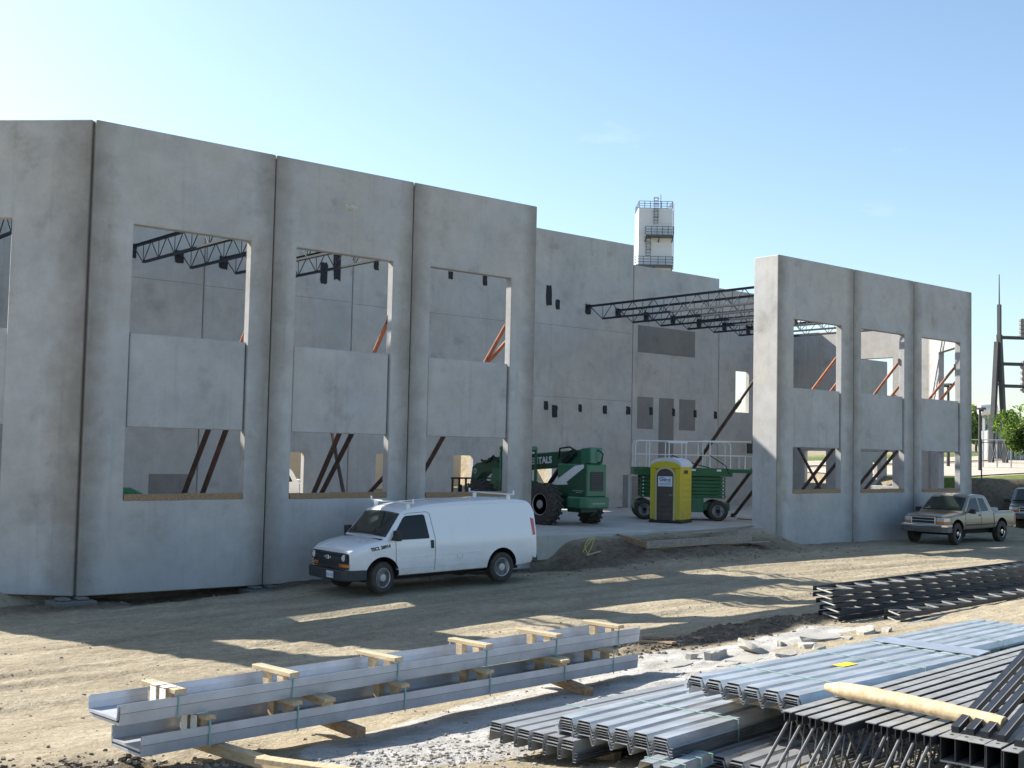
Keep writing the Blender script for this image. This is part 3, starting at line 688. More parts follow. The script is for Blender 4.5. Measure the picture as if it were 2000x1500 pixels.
# ---------------------------------------------------------------- white cargo van
def build_van():
    t = thing('cargo_van', 'white cargo van with roof racks parked against the left block', 'van')
    B = Body(top=[(0, .95), (.10, 1.0), (.22, 1.08), (.5, 1.16), (.96, 1.235), (1.02, 1.25), (1.52, 1.84), (1.62, 1.90), (1.9, 1.965), (2.4, 2.02), (3.2, 2.05), (4.6, 2.05), (5.1, 2.03), (5.4, 1.98), (5.54, 1.86), (5.59, 1.6)],
             w_top_fn=lambda z: float(np.interp(z, [.35, .5, .72, .95, 1.18, 1.45, 1.75, 1.95, 2.1], [.955, .985, 1.0, .998, .985, .935, .872, .822, .78])),
             half=[(0, .84), (.10, .88), (.25, .95), (.5, .985), (.9, 1.0), (5.2, 1.0), (5.45, .985), (5.59, .955)],
             bot=[(0, .46), (.2, .42), (.5, .37), (5.0, .36), (5.4, .40), (5.69, .46)], x0=.10, x1=5.56, crown=.035)
    FX, RX, WR = .92, 4.43, .37
    make_body(B, [(FX, -1), (FX, 1), (RX, -1), (RX, 1)], (.46, .40), [], PAINT_W, t)
    for x, y, st in ((FX, -.86, R(14)), (FX, .86, R(14)), (RX, -.87, 0), (RX, .87, 0)):
        wheel(t, x, y, WR, .25, st, .235, -1 if y < 0 else 1, 6)
    u = MB(); u.box(.6, 5.2, -.62, .62, .26, .40); u.box(.75, 1.1, -.7, .7, .3, .44); u.tube((4.35, -.7, .37), (4.35, .7, .37), .07); u.tube((.92, -.7, .37), (.92, .7, .37), .06); u.build('underbody', INNER, t)
    top_glass(B, 1.05, 1.50, .10, .09, GLASS2, t, 'windshield')
    # front door with its window
    for s in (-1, 1):
        side_panel(B, [(1.14, 1.225), (1.20, 1.30), (1.54, 1.735), (1.62, 1.775), (2.10, 1.79), (2.15, 1.76), (2.235, 1.25), (2.22, 1.215)], GLASS, t, 'door_window', s, .007)
        seam(B, [(1.28, .52), (1.28, 1.19)], t, s); seam(B, [(2.38, .46), (2.40, 1.2), (2.30, 1.80), (2.22, 1.845), (1.70, 1.83), (1.58, 1.80)], t, s)
        side_panel(B, [(2.27, .98), (2.35, .98), (2.35, 1.17), (2.27, 1.17)], BLACKM, t, 'door_handle', s, .02, 2)
        seam(B, [(1.3, .545), (3.8, .545)], t, s, .007, PAINT_W, 'side_crease')
        seam(B, [(1.46, .80), (3.0, .80), (3.9, .81)], t, s, .008, PAINT_W, 'side_crease')
        b = MB(); b.box(1.16, 1.30, s*1.03, s*1.24, 1.22, 1.46); b.bar((1.22, s*.94, 1.25), (1.22, s*1.05, 1.30), .06, .08); b.build('door_mirror', BLACKM, t, bevel=.02)
        side_panel(B, [(5.43, 1.12), (5.52, 1.12), (5.50, 1.52), (5.40, 1.56)], REDL, t, 'tail_light', s, .012, 2)
        b = MB(); b.tube((1.55, s*1.0, .5), (1.55, s*1.0, .5), .001, n=3)
    seam(B, [(2.42, 1.96), (3.5, 1.975), (5.2, 1.955)], t, -1, .008, PAINT_W, 'drip_rail')
    # round filler flap
    q = [(3.12+.085*math.cos(a), .745+.085*math.sin(a)) for a in np.linspace(0, 2*math.pi, 15)]
    seam(B, q, t, -1, .004, mat('flap_shadow_gap', (.42, .43, .45), .5), 'filler_flap')
    # nose: black grille, lamps, badge, bumper, plate
    g = MB(); pr = [(-.90, .26), (-.86, .10), (-.70, .055), (0, .02), (.70, .055), (.86, .10), (.90, .26)]
    g.prism([(b, a) for a, b in pr], .60, .965, 'z'); g.build('grille', TRIM, t, bevel=.012)
    for z in (.68, .735, .79, .90, .93):
        b = MB(); b.path([(.045, -.62, z), (.012, 0, z), (.045, .62, z)], .010, 5); b.build('grille_slat', BLACKM, t, True)
    e = MB(); e.box(.002, .022, -.15, .15, .822, .872); e.prism([(-.075, .795), (.055, .795), (.075, .90), (-.055, .90)], -.002, .018, 'x'); e.build('badge', CHROME, t, bevel=.004)
    for s in (-1, 1):
        b = MB(); b.box(.025, .075, s*.56, s*.82, .76, .93); b.build('headlight_bezel', BLACKM, t, bevel=.02)
        b = MB(); b.lathe([(.0, -.022), (.065, -.016), (.085, .005), (.085, .03)], 16, 'x', (.03, s*.70, .855)); b.build('headlight', LAMP, t, True)
        b = MB(); b.prism([(s*.50, .03), (s*.86, .075), (s*.905, .19), (s*.87, .20), (s*.84, .12), (s*.50, .06)], .645, .715, 'z', M=Matrix(((0, 1, 0, 0), (1, 0, 0, 0), (0, 0, 1, 0), (0, 0, 0, 1)))); b.build('turn_signal', AMBER, t, bevel=.006)
    b = MB(); bp = [(-.99, .50), (-1.0, .18), (-.93, .02), (-.75, -.06), (0, -.10), (.75, -.06), (.93, .02), (1.0, .18), (.99, .50), (.9, .50), (.8, .16), (-.8, .16), (-.9, .50)]
    b.prism([(y, x) for x, y in bp], .34, .585, 'z'); bo = b.build('front_bumper', TRIM, t, bevel=.03); bo.modifiers[0].segments = 3
    pl = MB(); pl.box(-.112, -.098, -.47, -.16, .40, .555); po = pl.build('license_plate', mat('plate_white', (.62, .66, .74), .4), t, bevel=.004)
    for i in range(7):
        if i == 3: continue
        k = MB(); y = -.445+i*.04; k.box(-.1145, -.1125, y, y+.012, .435, .50); k.box(-.1145, -.1125, y+.012, y+.024, .435+.05*(i % 2), .449+.05*(i % 2)); k.build('plate_mark', mat('plate_blue', (.05, .09, .24), .5), po)
    b = MB(); bp = [(5.40, -.98), (5.62, -.94), (5.66, -.7), (5.66, .7), (5.62, .94), (5.40, .98)]; b.prism(bp, .43, .60, 'z'); b.build('rear_bumper', TRIM, t, bevel=.02)
    # wipers, hood edge
    for y0, y1 in ((-.72, -.05), (.05, .7)):
        b = MB(); b.path([(1.05, y0, B.topz(1.05, y0)+.05), (1.10, (y0+y1)/2, B.topz(1.10, 0)+.05), (1.07, y1, B.topz(1.07, y1)+.05)], .010, 5); b.build('wiper', BLACKM, t, True)
    b = MB(); b.box(.93, 1.06, -.86, .86, 1.215, 1.262); b.build('cowl', BLACKM, t, bevel=.01)
    # roof racks
    for x in (1.78, 4.82):
        r = MB(); z = B.zt(x)+.13; r.bar((x, -.97, z), (x, .97, z), .035, .04)
        for s in (-1, 1):
            r.box(x-.05, x+.05, s*.70, s*.76, z-.17, z-.02); r.box(x-.02, x+.02, s*.93, s*.97, z, z+.10); r.box(x-.06, x+.06, s*.66, s*.80, z-.18, z-.155)
        r.build('roof_rack', PAINT_W, t, bevel=.006)
    # lettering on the fender
    x, z = .66, 1.005; y = -(B.sy(x, z)+.004)
    text_obj('TECL 28914', .105, DARKT, t, (x-.06, y-.004, z), (1, -.01, .12), (0, 0.1, 1), .004, 1.0, .004)
    return t
van = build_van(); van.location = (4.58, -2.12, .215); van.rotation_euler = (0, -.03, R(-2)); van.scale = (.91,)*3

# ---------------------------------------------------------------- tan pickup
def build_pickup(paint, label, lod=False):
    t = thing('pickup_truck', label, 'pickup')
    B = Body(top=[(0, .88), (.10, .93), (.25, .985), (.6, 1.03), (1.18, 1.085), (1.24, 1.10), (1.86, 1.625), (1.98, 1.675), (2.4, 1.70), (2.9, 1.69), (3.08, 1.66), (3.16, 1.58), (3.36, 1.16), (3.40, 1.11), (5.05, 1.10), (5.12, 1.0)],
             w_top_fn=lambda z: float(np.interp(z, [.4, .55, .75, .95, 1.08, 1.2, 1.5, 1.72], [.95, .985, 1.0, .985, .96, .93, .835, .755])),
             half=[(0, .66), (.14, .70), (.24, .80), (.42, .86), (.7, .875), (4.9, .875), (5.12, .85)], bot=[(0, .50), (.3, .48), (5.12, .52)], x0=.15, x1=5.1, crown=.025)
    FX, RX, WR = .82, 4.01, .375
    make_body(B, [(FX, -1), (FX, 1), (RX, -1), (RX, 1)], (.455, .42), [(3.46, 5.0, -.70, .70, .68, 1.6)], paint, t)
    if not lod: pass
    for x, y in ((FX, -.76), (FX, .76), (RX, -.77), (RX, .77)): wheel(t, x, y, WR, .24, R(6) if x == FX else 0, .205, -1 if y < 0 else 1, 5, CHROME)
    u = MB(); u.box(.5, 4.9, -.55, .55, .33, .52); u.tube((RX, -.7, .37), (RX, .7, .37), .07); u.tube((FX, -.7, .37), (FX, .7, .37), .06); u.build('underbody', INNER, t)
    top_glass(B, 1.29, 1.83, .09, .08, GLASS2, t, 'windshield'); top_glass(B, 3.17, 3.34, .12, .10, GLASS, t, 'rear_window')
    for s in (-1, 1):
        side_panel(B, [(1.48, 1.12), (1.62, 1.26), (1.94, 1.55), (2.02, 1.58), (2.38, 1.595), (2.42, 1.10)], GLASS, t, 'door_window', s, .007)
        side_panel(B, [(2.56, 1.12), (2.53, 1.585), (2.86, 1.575), (3.06, 1.14)], GLASS, t, 'rear_side_window', s, .007)
        seam(B, [(1.36, .56), (1.36, 1.08)], t, s); seam(B, [(2.48, .56), (2.49, 1.6), (2.0, 1.62), (1.9, 1.58)], t, s); seam(B, [(3.42, .56), (3.42, 1.05)], t, s, .012)
        seam(B, [(1.34, .66), (2.5, .665), (3.5, .67)], t, s, .02, TRIM, 'side_moulding')
        side_panel(B, [(2.34, .97), (2.44, .97), (2.44, 1.01), (2.34, 1.01)], BLACKM, t, 'door_handle', s, .02, 2)
        b = MB(); b.box(1.50, 1.62, s*.93, s*1.13, 1.06, 1.22); b.bar((1.56, s*.84, 1.1), (1.56, s*.95, 1.12), .05, .06); b.build('door_mirror', BLACKM, t, bevel=.02)
        b = MB(); b.prism([(.16, s*.46), (.10, s*.46), (.145, s*.72), (.30, s*.845), (.34, s*.845), (.30, s*.70)], .79, .915, 'z'); b.build('headlight', LAMP, t, bevel=.008)
        b = MB(); b.prism([(.15, s*.46), (.09, s*.46), (.135, s*.73), (.29, s*.855), (.34, s*.855), (.28, s*.70)], .715, .785, 'z'); b.build('turn_signal', AMBER, t, bevel=.006)
        side_panel(B, [(5.0, .72), (5.07, .72), (5.07, 1.03), (5.0, 1.03)], REDL, t, 'tail_light', s, .012, 2)
    g = MB(); g.box(.055, .14, -.44, .44, .70, .935); g.build('grille', BLACKM, t, bevel=.01)
    f = MB(); f.box(.03, .075, -.45, .45, .905, .94); f.box(.03, .075, -.45, .45, .695, .725); f.box(.031, .074, -.455, -.42, .70, .93); f.box(.031, .074, .42, .455, .70, .93); f.box(.036, .07, -.41, .41, .805, .835); f.build('grille_frame', CHROME, t, bevel=.006)
    b = MB(); bp = [(.40, -.90), (.10, -.89), (-.01, -.72), (-.06, 0), (-.01, .72), (.10, .89), (.40, .90), (.40, .82), (.16, .78), (.16, -.78), (.40, -.82)]
    b.prism(bp, .60, .69, 'z'); b.build('chrome_bumper', CHROME, t, bevel=.015)
    b = MB(); b.prism([(x+.02, y*.985) for x, y in bp], .42, .598, 'z'); b.box(.0-.055, .02, -.34, .34, .49, .57, 0); b.build('front_valance', mat('tan_valance', (.12, .115, .105), .5), t, bevel=.015)
    b = MB(); b.box(5.06, 5.22, -.80, .80, .50, .62); b.build('rear_bumper', CHROME, t, bevel=.02)
    b = MB(); b.box(3.50, 3.95, -.76, .76, 1.0, 1.22); b.build('tool_box', mat('grey_tool_box', (.33, .34, .36), .5), t, bevel=.02)
    return t
pk = build_pickup(PAINT_T, 'tan extended cab pickup parked by the right block'); pk.location = (28.50, -1.80, zg(29.4, -2.3)+.0); pk.rotation_euler = (0, 0, R(1.5))
pk2 = copy_tree(pk); pk2['label'] = 'front end of a dark truck cut off by the right edge'; pk2.location = (41.3, .75, zg(41.9, .25)); pk2.rotation_euler = (0, 0, R(24))
PD = mat('dark_green_truck_paint', (.03, .034, .032), .35, coat=.5)
pk3 = copy_tree(pk); pk3['label'] = 'silver vehicle glimpsed through the doorway in the second window'; pk3.location = (11.6, 17.5, .8); pk3.rotation_euler = (0, 0, R(14))
for r_, m_ in ((pk2, PD), (pk3, PAINT_S)):
    for ch in r_.children:
        if ch.name.startswith('body'): ch.material_slots[0].link = 'OBJECT'; ch.material_slots[0].material = m_

# ---------------------------------------------------------------- green telehandler
GRN = dusty('rental_green_paint', (.006, .125, .062), .42, .25, .3, 2.6, .55, (.14, .17, .12))
GRN_D = dusty('dark_green_paint', (.004, .065, .030), .5, .1, .3, 2.8, .5, (.11, .12, .09))
WHT = mat('white_decal', (.62, .66, .68), .5)
RIMG = mat('dusty_grey_rim', (.34, .33, .33), .7, noise=(6, .3))
HOSE = mat('black_hose', (.01, .01, .011), .5)
FLR = 1.0
th = thing('telehandler', 'green telehandler forklift standing on the slab in the gap', 'telehandler', (17.5, 3.0, FLR))
for x, y, st in ((-1.02, 1.35, 0), (1.02, 1.35, R(-22)), (-1.02, 4.65, 0), (1.02, 4.65, 0)):
    w_ = wheel(th, x, y, .65, .46, (R(90) if True else 0), .36, 1 if x < 0 else -1, 0, RIMG, lug=20); w_.rotation_euler = (0, 0, R(90)+st)
    h = MB(); s_ = 1 if x < 0 else -1; h.lathe([(.10, s_*.12), (.10, s_*.20), (0, s_*.205)], 14, 'y'); h.build('hub', INNER, w_, True)
b = MB(); b.box(-.42, .42, .3, 5.6, .55, .95); b.box(-.85, .85, 1.2, 1.5, .50, .75); b.box(-.85, .85, 4.5, 4.8, .50, .75); b.box(-.36, .36, .3, 1.0, .42, .56); b.build('chassis', GRN_D, th, bevel=.03)
b = MB(); b.prism([(-.43, .0), (-.43, 1.35), (-.40, 1.42), (.40, 1.42), (.43, 1.35), (.43, 0), (.3, 0), (-.3, 0)], .93, 1.96, 'z'); b.build('engine_cover', GRN, th, bevel=.03)
b = MB(); b.prism([(0, .92), (0, 1.955), (.25, 2.0), (.95, 1.62), (1.75, 1.28), (2.1, 1.2), (2.1, .92)], -.47, -.435, 'x'); b.build('side_cover', GRN_D, th, bevel=.01)
b = MB(); b.box(-.29, .27, -.018, .004, 1.12, 1.72); go = b.build('radiator_grille', mat('dark_mesh_grille', (.055, .06, .058), .8, noise=(60, .6)), th)
for i in range(8):
    s_ = MB(); s_.box(-.27, .25, -.028, -.0185, 1.16+i*.068, 1.175+i*.068); s_.build('grille_slat', mat('dark_mesh_bar', (.075, .08, .078), .7), go)
b = MB(); b.prism([(-.62, .75), (-.62, .12), (-.45, -.12), (.45, -.12), (.55, .12), (.55, .75)], .56, .925, 'z'); b.build('counterweight', GRN, th, bevel=.05)
b = MB(); b.prism([(.10, 1.85), (.12, 1.955), (.52, 1.90), (1.55, 1.34), (1.62, 1.26), (1.10, 1.28), (.85, 1.30), (.9, 1.38)], -.482, -.473, 'x'); b.build('white_stripe', WHT, th)
b = MB(); b.prism([(1.60, 1.20), (2.7, 1.30), (2.7, 1.235), (1.60, 1.13)], -.482, -.45, 'x'); b.build('white_stripe', WHT, th)
for y0, y1, z in ((.12, .62, 1.10), (.2, .5, 1.05)):
    b = MB(); n = int((y1-y0)/.045)
    for i in range(n): b.box(-.4785, -.473, y0+i*.045, y0+i*.045+.03, z, z+.026)
    b.build('small_print', mat('faded_white_print', (.3, .36, .33), .6), th)
b = MB()
for i in range(9): b.box(-.28+i*.06, -.24+i*.06, -.1245, -.1205, .70, .74)
b.build('small_print', MATS['faded_white_print'], th)
# boom
BM = Matrix.Rotation(R(-4.2), 4, 'X'); BM.translation = (0, .08, 2.22)
b = MB(); b.box(-.24, .24, 0, 5.2, -.28, .24, 0, BM); b.build('boom', GRN_D, th, bevel=.03)
b = MB(); b.box(-.275, .275, -.06, .40, -.25, .275, 0, BM); b.build('boom_end_cap', GRN, th, bevel=.03)
b = MB(); b.box(-.20, .20, 5.2, 5.5, -.16, .18, 0, BM); b.build('inner_boom', GRN_D, th, bevel=.02)
to_ = text_obj('RENTALS', .30, WHT, th, BM @ Vector((-.245, 3.05, -.11)), BM.to_3x3() @ Vector((0, -1, 0)), (0, 0, 1), .003, 1.0, .012)
b = MB(); b.tube((-.31, 1.95, 1.25), (-.31, 1.0, 2.22), .075); b.tube((-.31, 1.35, 1.85), (-.31, .7, 2.3), .05); b.path([(-.3, 1.5, 2.1), (-.38, 1.35, 2.45), (-.36, .9, 2.5), (-.3, .6, 2.35)], .03, 6); b.path([(-.3, 1.2, 1.8), (-.4, 1.3, 2.2), (-.33, .75, 2.42)], .025, 6); b.build('lift_cylinder', HOSE, th, True)
b = MB(); b.path([(.05, .02, 2.42), (.12, -.14, 2.3), (.1, -.1, 2.05), (.05, .02, 2.0)], .025, 6); b.build('hydraulic_hose', HOSE, th, True)
# operator frame on the left
for x, y in ((-.92, 2.5), (-.92, 3.7), (-.40, 2.5), (-.40, 3.7)): b = MB(); b.box(x-.035, x+.035, y-.035, y+.035, .9, 2.32); b.build('cab_post', GRN, th)
b = MB(); b.box(-.97, -.35, 2.42, 3.78, 2.32, 2.50); b.build('cab_roof', GRN, th, bevel=.06)
b = MB(); b.box(-.96, -.43, 2.3, 3.9, .75, 1.35); b.box(-.90, -.5, 2.55, 2.7, 1.35, 1.75); b.build('cab_body', GRN_D, th, bevel=.03)
# gooseneck, carriage and forks
b = MB(); b.prism([(4.95, 1.62), (4.95, 2.02), (5.90, 1.88), (6.15, 1.75), (6.35, .55), (6.05, .55), (5.85, 1.35), (5.50, 1.55)], -.22, .22, 'x'); b.build('gooseneck', GRN_D, th, bevel=.02)
b = MB(); b.prism([(4.20, 1.72), (4.90, 1.74), (5.05, 1.15), (4.85, .62), (4.30, .62), (4.25, 1.2)], -.30, -.23, 'x'); b.build('front_support', GRN, th, bevel=.02)
b = MB(); b.path([(-.26, 4.60, 1.95), (-.28, 4.90, 2.15), (-.28, 5.10, 2.0), (-.26, 5.40, 1.9), (-.24, 5.60, 2.0)], .04, 6); b.build('hydraulic_hose', HOSE, th, True)
b = MB(); b.lathe([(.085, -.004), (.085, .004)], 20, 'x', (-.226, 5.98, 1.60)); b.build('round_decal', WHT, th)
b = MB(); b.lathe([(.06, -.004), (.06, .004)], 20, 'x', (-.2285, 5.98, 1.60)); b.build('round_decal', GRN_D, th)
b = MB()
for x in np.linspace(-.9, .9, 7): b.box(x-.025, x+.025, 6.36, 6.42, .42, 1.35)
b.box(-.95, .95, 6.35, 6.43, .40, .50); b.box(-.95, .95, 6.35, 6.43, 1.30, 1.36); b.build('fork_carriage', HOSE, th)
for x in (-.5, .5):
    b = MB(); b.box(x-.07, x+.07, 6.44, 6.50, .12, 1.1); b.box(x-.07, x+.07, 6.44, 7.70, .08, .13); b.build('fork', HOSE, th)

# ---------------------------------------------------------------- scissor lift
SC_W = mat('white_rail_paint', (.62, .66, .66), .45)
SG = mat('lift_green_paint', (.008, .105, .035), .45, noise=(3, .25))
sc = thing('scissor_lift', 'green scissor lift with white guard rails behind the yellow toilet', 'lift', (24.22, 3.10, FLR), R(48))
for y in (.45, 3.05):
    for x, s_ in ((.14, 1), (1.5, -1)):
        w_ = wheel(sc, x, y, .36, .26, 0, .215, s_, 0, mat('grey_lift_rim', (.33, .35, .36), .5)); w_.rotation_euler = (0, 0, R(90))
        h = MB(); h.lathe([(.08, s_*.05), (.08, s_*.135), (0, s_*.14)], 14, 'y'); h.build('hub', INNER, w_, True)
b = MB(); b.box(.3, 1.35, .0, 3.4, .36, .62); b.box(.12, 1.5, .95, 2.55, .30, .80); b.build('chassis', MATS['rental_green_paint'], sc, bevel=.02)
b = MB(); b.box(.108, .119, 1.75, 2.05, .45, .70); b.build('battery_vent', HOSE, sc); b = MB(); b.box(.108, .119, 1.72, 2.02, .36, .42); b.build('small_print', WHT, sc)
for i in range(6):
    z0 = .80+i*.128
    b = MB()
    for x in (.16, 1.34): b.box(x, x+.10, .18, 3.2, z0, z0+.114)
    b.build('scissor_arm', SG, sc, bevel=.008)
    for y in (.26, 3.1): b = MB(); b.tube((.14, y, z0+.06), (1.5, y, z0+.06), .028); b.build('pivot_pin', WHT, sc, True)
b = MB(); b.box(.06, 1.55, -.05, 3.45, 1.58, 1.86); b.build('platform', SG, sc, bevel=.015)
b = MB(); b.box(.16, 1.45, -1.55, 0, 1.72, 1.84); b.prism([(-1.5, 1.72), (-.9, 1.72), (-1.5, 1.60)], .2, .3, 'x'); b.build('deck_extension', SG, sc, bevel=.01)
for y in (.35, 1.25):
    b = MB(); b.box(.05, .06, y, y+.16, 1.76, 1.83); b.build('small_print', WHT, sc)
def rail(pts, r=.022): b = MB(); b.path(pts, r, 6); return b.build('guard_rail', SC_W, sc, True)
zt_, zm_, zf_ = 2.80, 2.32, 1.86
for x in (.10, 1.50):
    rail([(x, .02, zf_), (x, .02, zt_-.1), (x, .12, zt_), (x, 3.3, zt_), (x, 3.4, zt_-.1), (x, 3.4, zf_)]); rail([(x, -1.45, zm_), (x, 3.4, zm_)])
    rail([(x+.04, 1.0, zt_+.03), (x+.04, -1.5, zt_+.03)]); rail([(x+.04, -1.5, zf_), (x+.04, -1.5, zt_+.03)])
    for y in (.75, 1.6, 2.2, 2.9): rail([(x, y, zf_), (x, y, zt_)])
    for y in (-.5, -1.0): rail([(x+.04, y, zf_), (x+.04, y, zm_)])
    rail([(x+.04, 1.0, zf_), (x+.04, 1.0, zt_+.03)])
for z in (zt_, zm_): rail([(.1, 3.4, z), (1.5, 3.4, z)]); rail([(.14, -1.5, z), (1.54, -1.5, z)])
b = MB(); b.box(.02, .07, 1.55, 2.25, zt_-.07, zt_-.01); b.build('rail_sign', WHT, sc)
b = MB(); b.box(-.02, .14, -.95, -.55, zt_-.38, zt_-.02); b.tube((.0, -.75, zt_-.05), (-.02, -.72, zt_+.07), .03); b.build('control_box', HOSE, sc, bevel=.02)
b = MB(); b.path([(.08, 2.1, zm_-.02), (.06, 1.2, zf_+.12), (.06, .75, zf_+.02)], .018, 5); b.path([(.08, .75, zm_), (.05, .2, zf_+.1), (.05, .05, zf_-.2)], .018, 5); b.build('control_cable', HOSE, sc, True)
lad = MB()
for x in (.5, .85): lad.bar((x, 3.56, .35), (x, 3.56, 1.55), .035, .05)
for z in (.5, .8, 1.1, 1.4): lad.bar((.5, 3.56, z), (.85, 3.56, z), .035, .035)
lad.build('ladder', SC_W, sc)

# another green machine glimpsed at the far left window
b2 = thing('boom_lift_base', 'green machine half hidden at the edge of the leftmost lower window', 'machine', (3.05, 6.6, FLR))
b = MB(); b.prism([(-.9, .55), (-.9, 1.1), (.4, 1.16), (.75, 1.0), (.8, .55)], -.8, .8, 'y'); b.build('engine_deck', GRN, b2, bevel=.04)
b = MB(); b.prism([(-.95, 1.1), (-.2, 1.1), (-.35, 2.1), (-.9, 2.2)], -.4, .4, 'y'); b.build('turret', GRN, b2, bevel=.04)
for x in (-.7, .6):
    for y in (-.8, .8): wheel(b2, x, y, .42, .3, 0, .24, -1 if y < 0 else 1, 0, RIMG)

# ---------------------------------------------------------------- yellow portable toilet
YEL = dusty('yellow_plastic', (.50, .41, .022), .5, 0, .0, 1.9, .55, (.30, .26, .12))
YEL_P = mat('pale_yellow_frame', (.42, .40, .20), .55)
BRN = dusty('brown_plastic_door', (.060, .048, .044), .55, 0, .0, 1.9, .5, (.15, .13, .11))
ROOF = mat('grey_translucent_roof', (.52, .56, .62), .5)
pt = thing('portable_toilet', 'yellow portable toilet with brown door and pale domed roof', 'toilet', (21.66, 3.63, FLR), math.atan2(-.93, .37)+0)
# local: x along the front (left to right seen from the front), -y towards the viewer of the door
pt.rotation_euler = (0, 0, math.atan2(-.926, .377)); H = .55
b = MB(); b.box(-H-.03, H+.03, -H-.04, H+.03, 0, .10); b.build('skid_base', BLACKM, pt, bevel=.02)
b = MB(); b.box(-H, H, -H+.03, H, .10, 1.93); body = b.build('cabin', YEL, pt, bevel=.03)
for i in range(8):
    for x in (-1, 1):
        s_ = MB(); s_.box(x*(H-.004), x*(H+.012), -H+.12, H-.1, .28+i*.2, .40+i*.2); s_.build('wall_rib', YEL, body, bevel=.008)
for x in (-1, 1):
    s_ = MB(); s_.box(min(x*.335, x*H), max(x*.335, x*H), -H-.02, -H+.029, .12, 1.86); s_.build('front_pillar', YEL, pt, bevel=.02)
arc = [(.30*math.cos(a), 1.60+.24*math.sin(a)) for a in np.linspace(0, math.pi, 13)]
arc2 = [(.36*math.cos(a), 1.60+.31*math.sin(a)) for a in np.linspace(0, math.pi, 13)]
s_ = MB(); s_.prism([(.36, .10)]+arc2+[(-.36, .10), (-.295, .10)]+arc[::-1]+[(.295, .10)], -H-.045, -H+.03, 'y'); s_.build('door_frame', YEL_P, pt)
s_ = MB(); s_.prism([(.292, .11)]+[(p[0]*.975, p[1]) for p in arc]+[(-.292, .11)], -H-.03, -H+.02, 'y'); dr = s_.build('door', BRN, pt)
for i in range(6):
    r_ = MB(); r_.box(-.24, .24, -H-.040, -H-.0301, .22+i*.16, .33+i*.16); r_.build('door_rib', BRN, dr, bevel=.006)
r_ = MB(); r_.box(.14, .28, -H-.055, -H-.0302, .92, .99); r_.build('door_latch', mat('grey_latch', (.12, .12, .12), .5), dr, bevel=.006)
sg = MB(); sg.box(-.25, .26, -H-.05, -H-.041, 1.24, 1.58); sn = sg.build('sign', mat('white_sign', (.62, .66, .74), .5), dr)
BLU = mat('sign_blue', (.02, .05, .22), .5)
text_obj('United', .155, BLU, sn, (-.19, -H-.053, 1.415), (1, 0, 0), (0, 0, 1), .001, .92, .004)
s_ = MB(); s_.path([(-.21+.2*k/8, -H-.053, 1.50+.055*math.sin(math.pi*k/8)) for k in range(9)], .009, 5); s_.build('sign_swoosh', BLU, sn)
s_ = MB(); s_.box(.06, .20, -H-.053, -H-.0505, 1.385, 1.40); s_.box(-.19, .22, -H-.053, -H-.0505, 1.325, 1.345); s_.box(-.19, .20, -H-.053, -H-.0505, 1.285, 1.30); s_.build('sign_line', mat('sign_grey_print', (.22, .26, .38), .5), sn)
dome = [(-H-.02, 1.90), (-H-.02, 1.95)]+[(-(H+.01)*math.cos(a), 1.95+.27*math.sin(a)**.9) for a in np.linspace(.15, math.pi-.15, 15)]+[(H+.02, 1.95), (H+.02, 1.90)]
s_ = MB(); s_.prism(dome, -H-.01, H+.02, 'y'); s_.build('roof', ROOF, pt, True)
fr = [(-H, 1.86)]+[(-(H-.005)*math.cos(a), 1.90+.20*math.sin(a)) for a in np.linspace(0, math.pi, 15)]+[(H, 1.86)]
s_ = MB(); s_.prism(fr, -H-.03, -H-.012, 'y'); s_.build('front_arch', YEL, pt)
for i in range(4):
    r_ = MB(); y = -.30+i*.105; r_.prism([(y, 1.68), (y+.07, 1.68), (y+.10, 1.80), (y+.03, 1.80)], H+.013, H+.02, 'x'); r_.build('side_mark', DARKT, pt)
# ================================================================ materials lying in the foreground
DIRX = Vector((.994, .107, 0)); DIRY = Vector((-.107, .994, 0)); ANG = math.atan2(.107, .994)
STRAP = mat('green_strapping', (.24, .40, .36), .5)
PAPER = mat('white_shipping_tag', (.72, .72, .70), .7, noise=(9, .15))
# ---------------------------------------------------------------- long white channels on lumber
CW, CH_ = .52, .175
def channel(label, p, L, w, h, rz, m=WHITE_ST, group='long white steel channels'):
    t = thing('steel_channel', label, 'channel', p, rz, group)
    e = .0035; lip = .018
    b = MB(); b.box(0, L, e, w-e, 0, .022); b.build('web', m, t)
    for s, y in ((0, 0), (1, w)):
        d = e*2 if s == 0 else -e*2
        q = MB(); q.prism([(y, 0), (y+d, 0), (y+d*.6-(.012 if s == 0 else -.012), h*.55), (y+d*.6-(.006 if s == 0 else -.006), h*.57), (y+d*.6-(.012 if s == 0 else -.012), h), (y-(.012 if s == 0 else -.012), h), (y-(.016 if s == 0 else -.016), h*.57), (y-(.012 if s == 0 else -.012), h*.55)], 0, L, 'x')
        q.build('flange', m, t)
    g_ = MB(); g_.box(.004, L-.004, -.0165, -.0125, h*.545, h*.575); g_.build('groove_shade', mat('groove_shade_grey', (.16, .18, .21), .6), t)  # dark strip stands in for the shade in the rolled slot
    return t
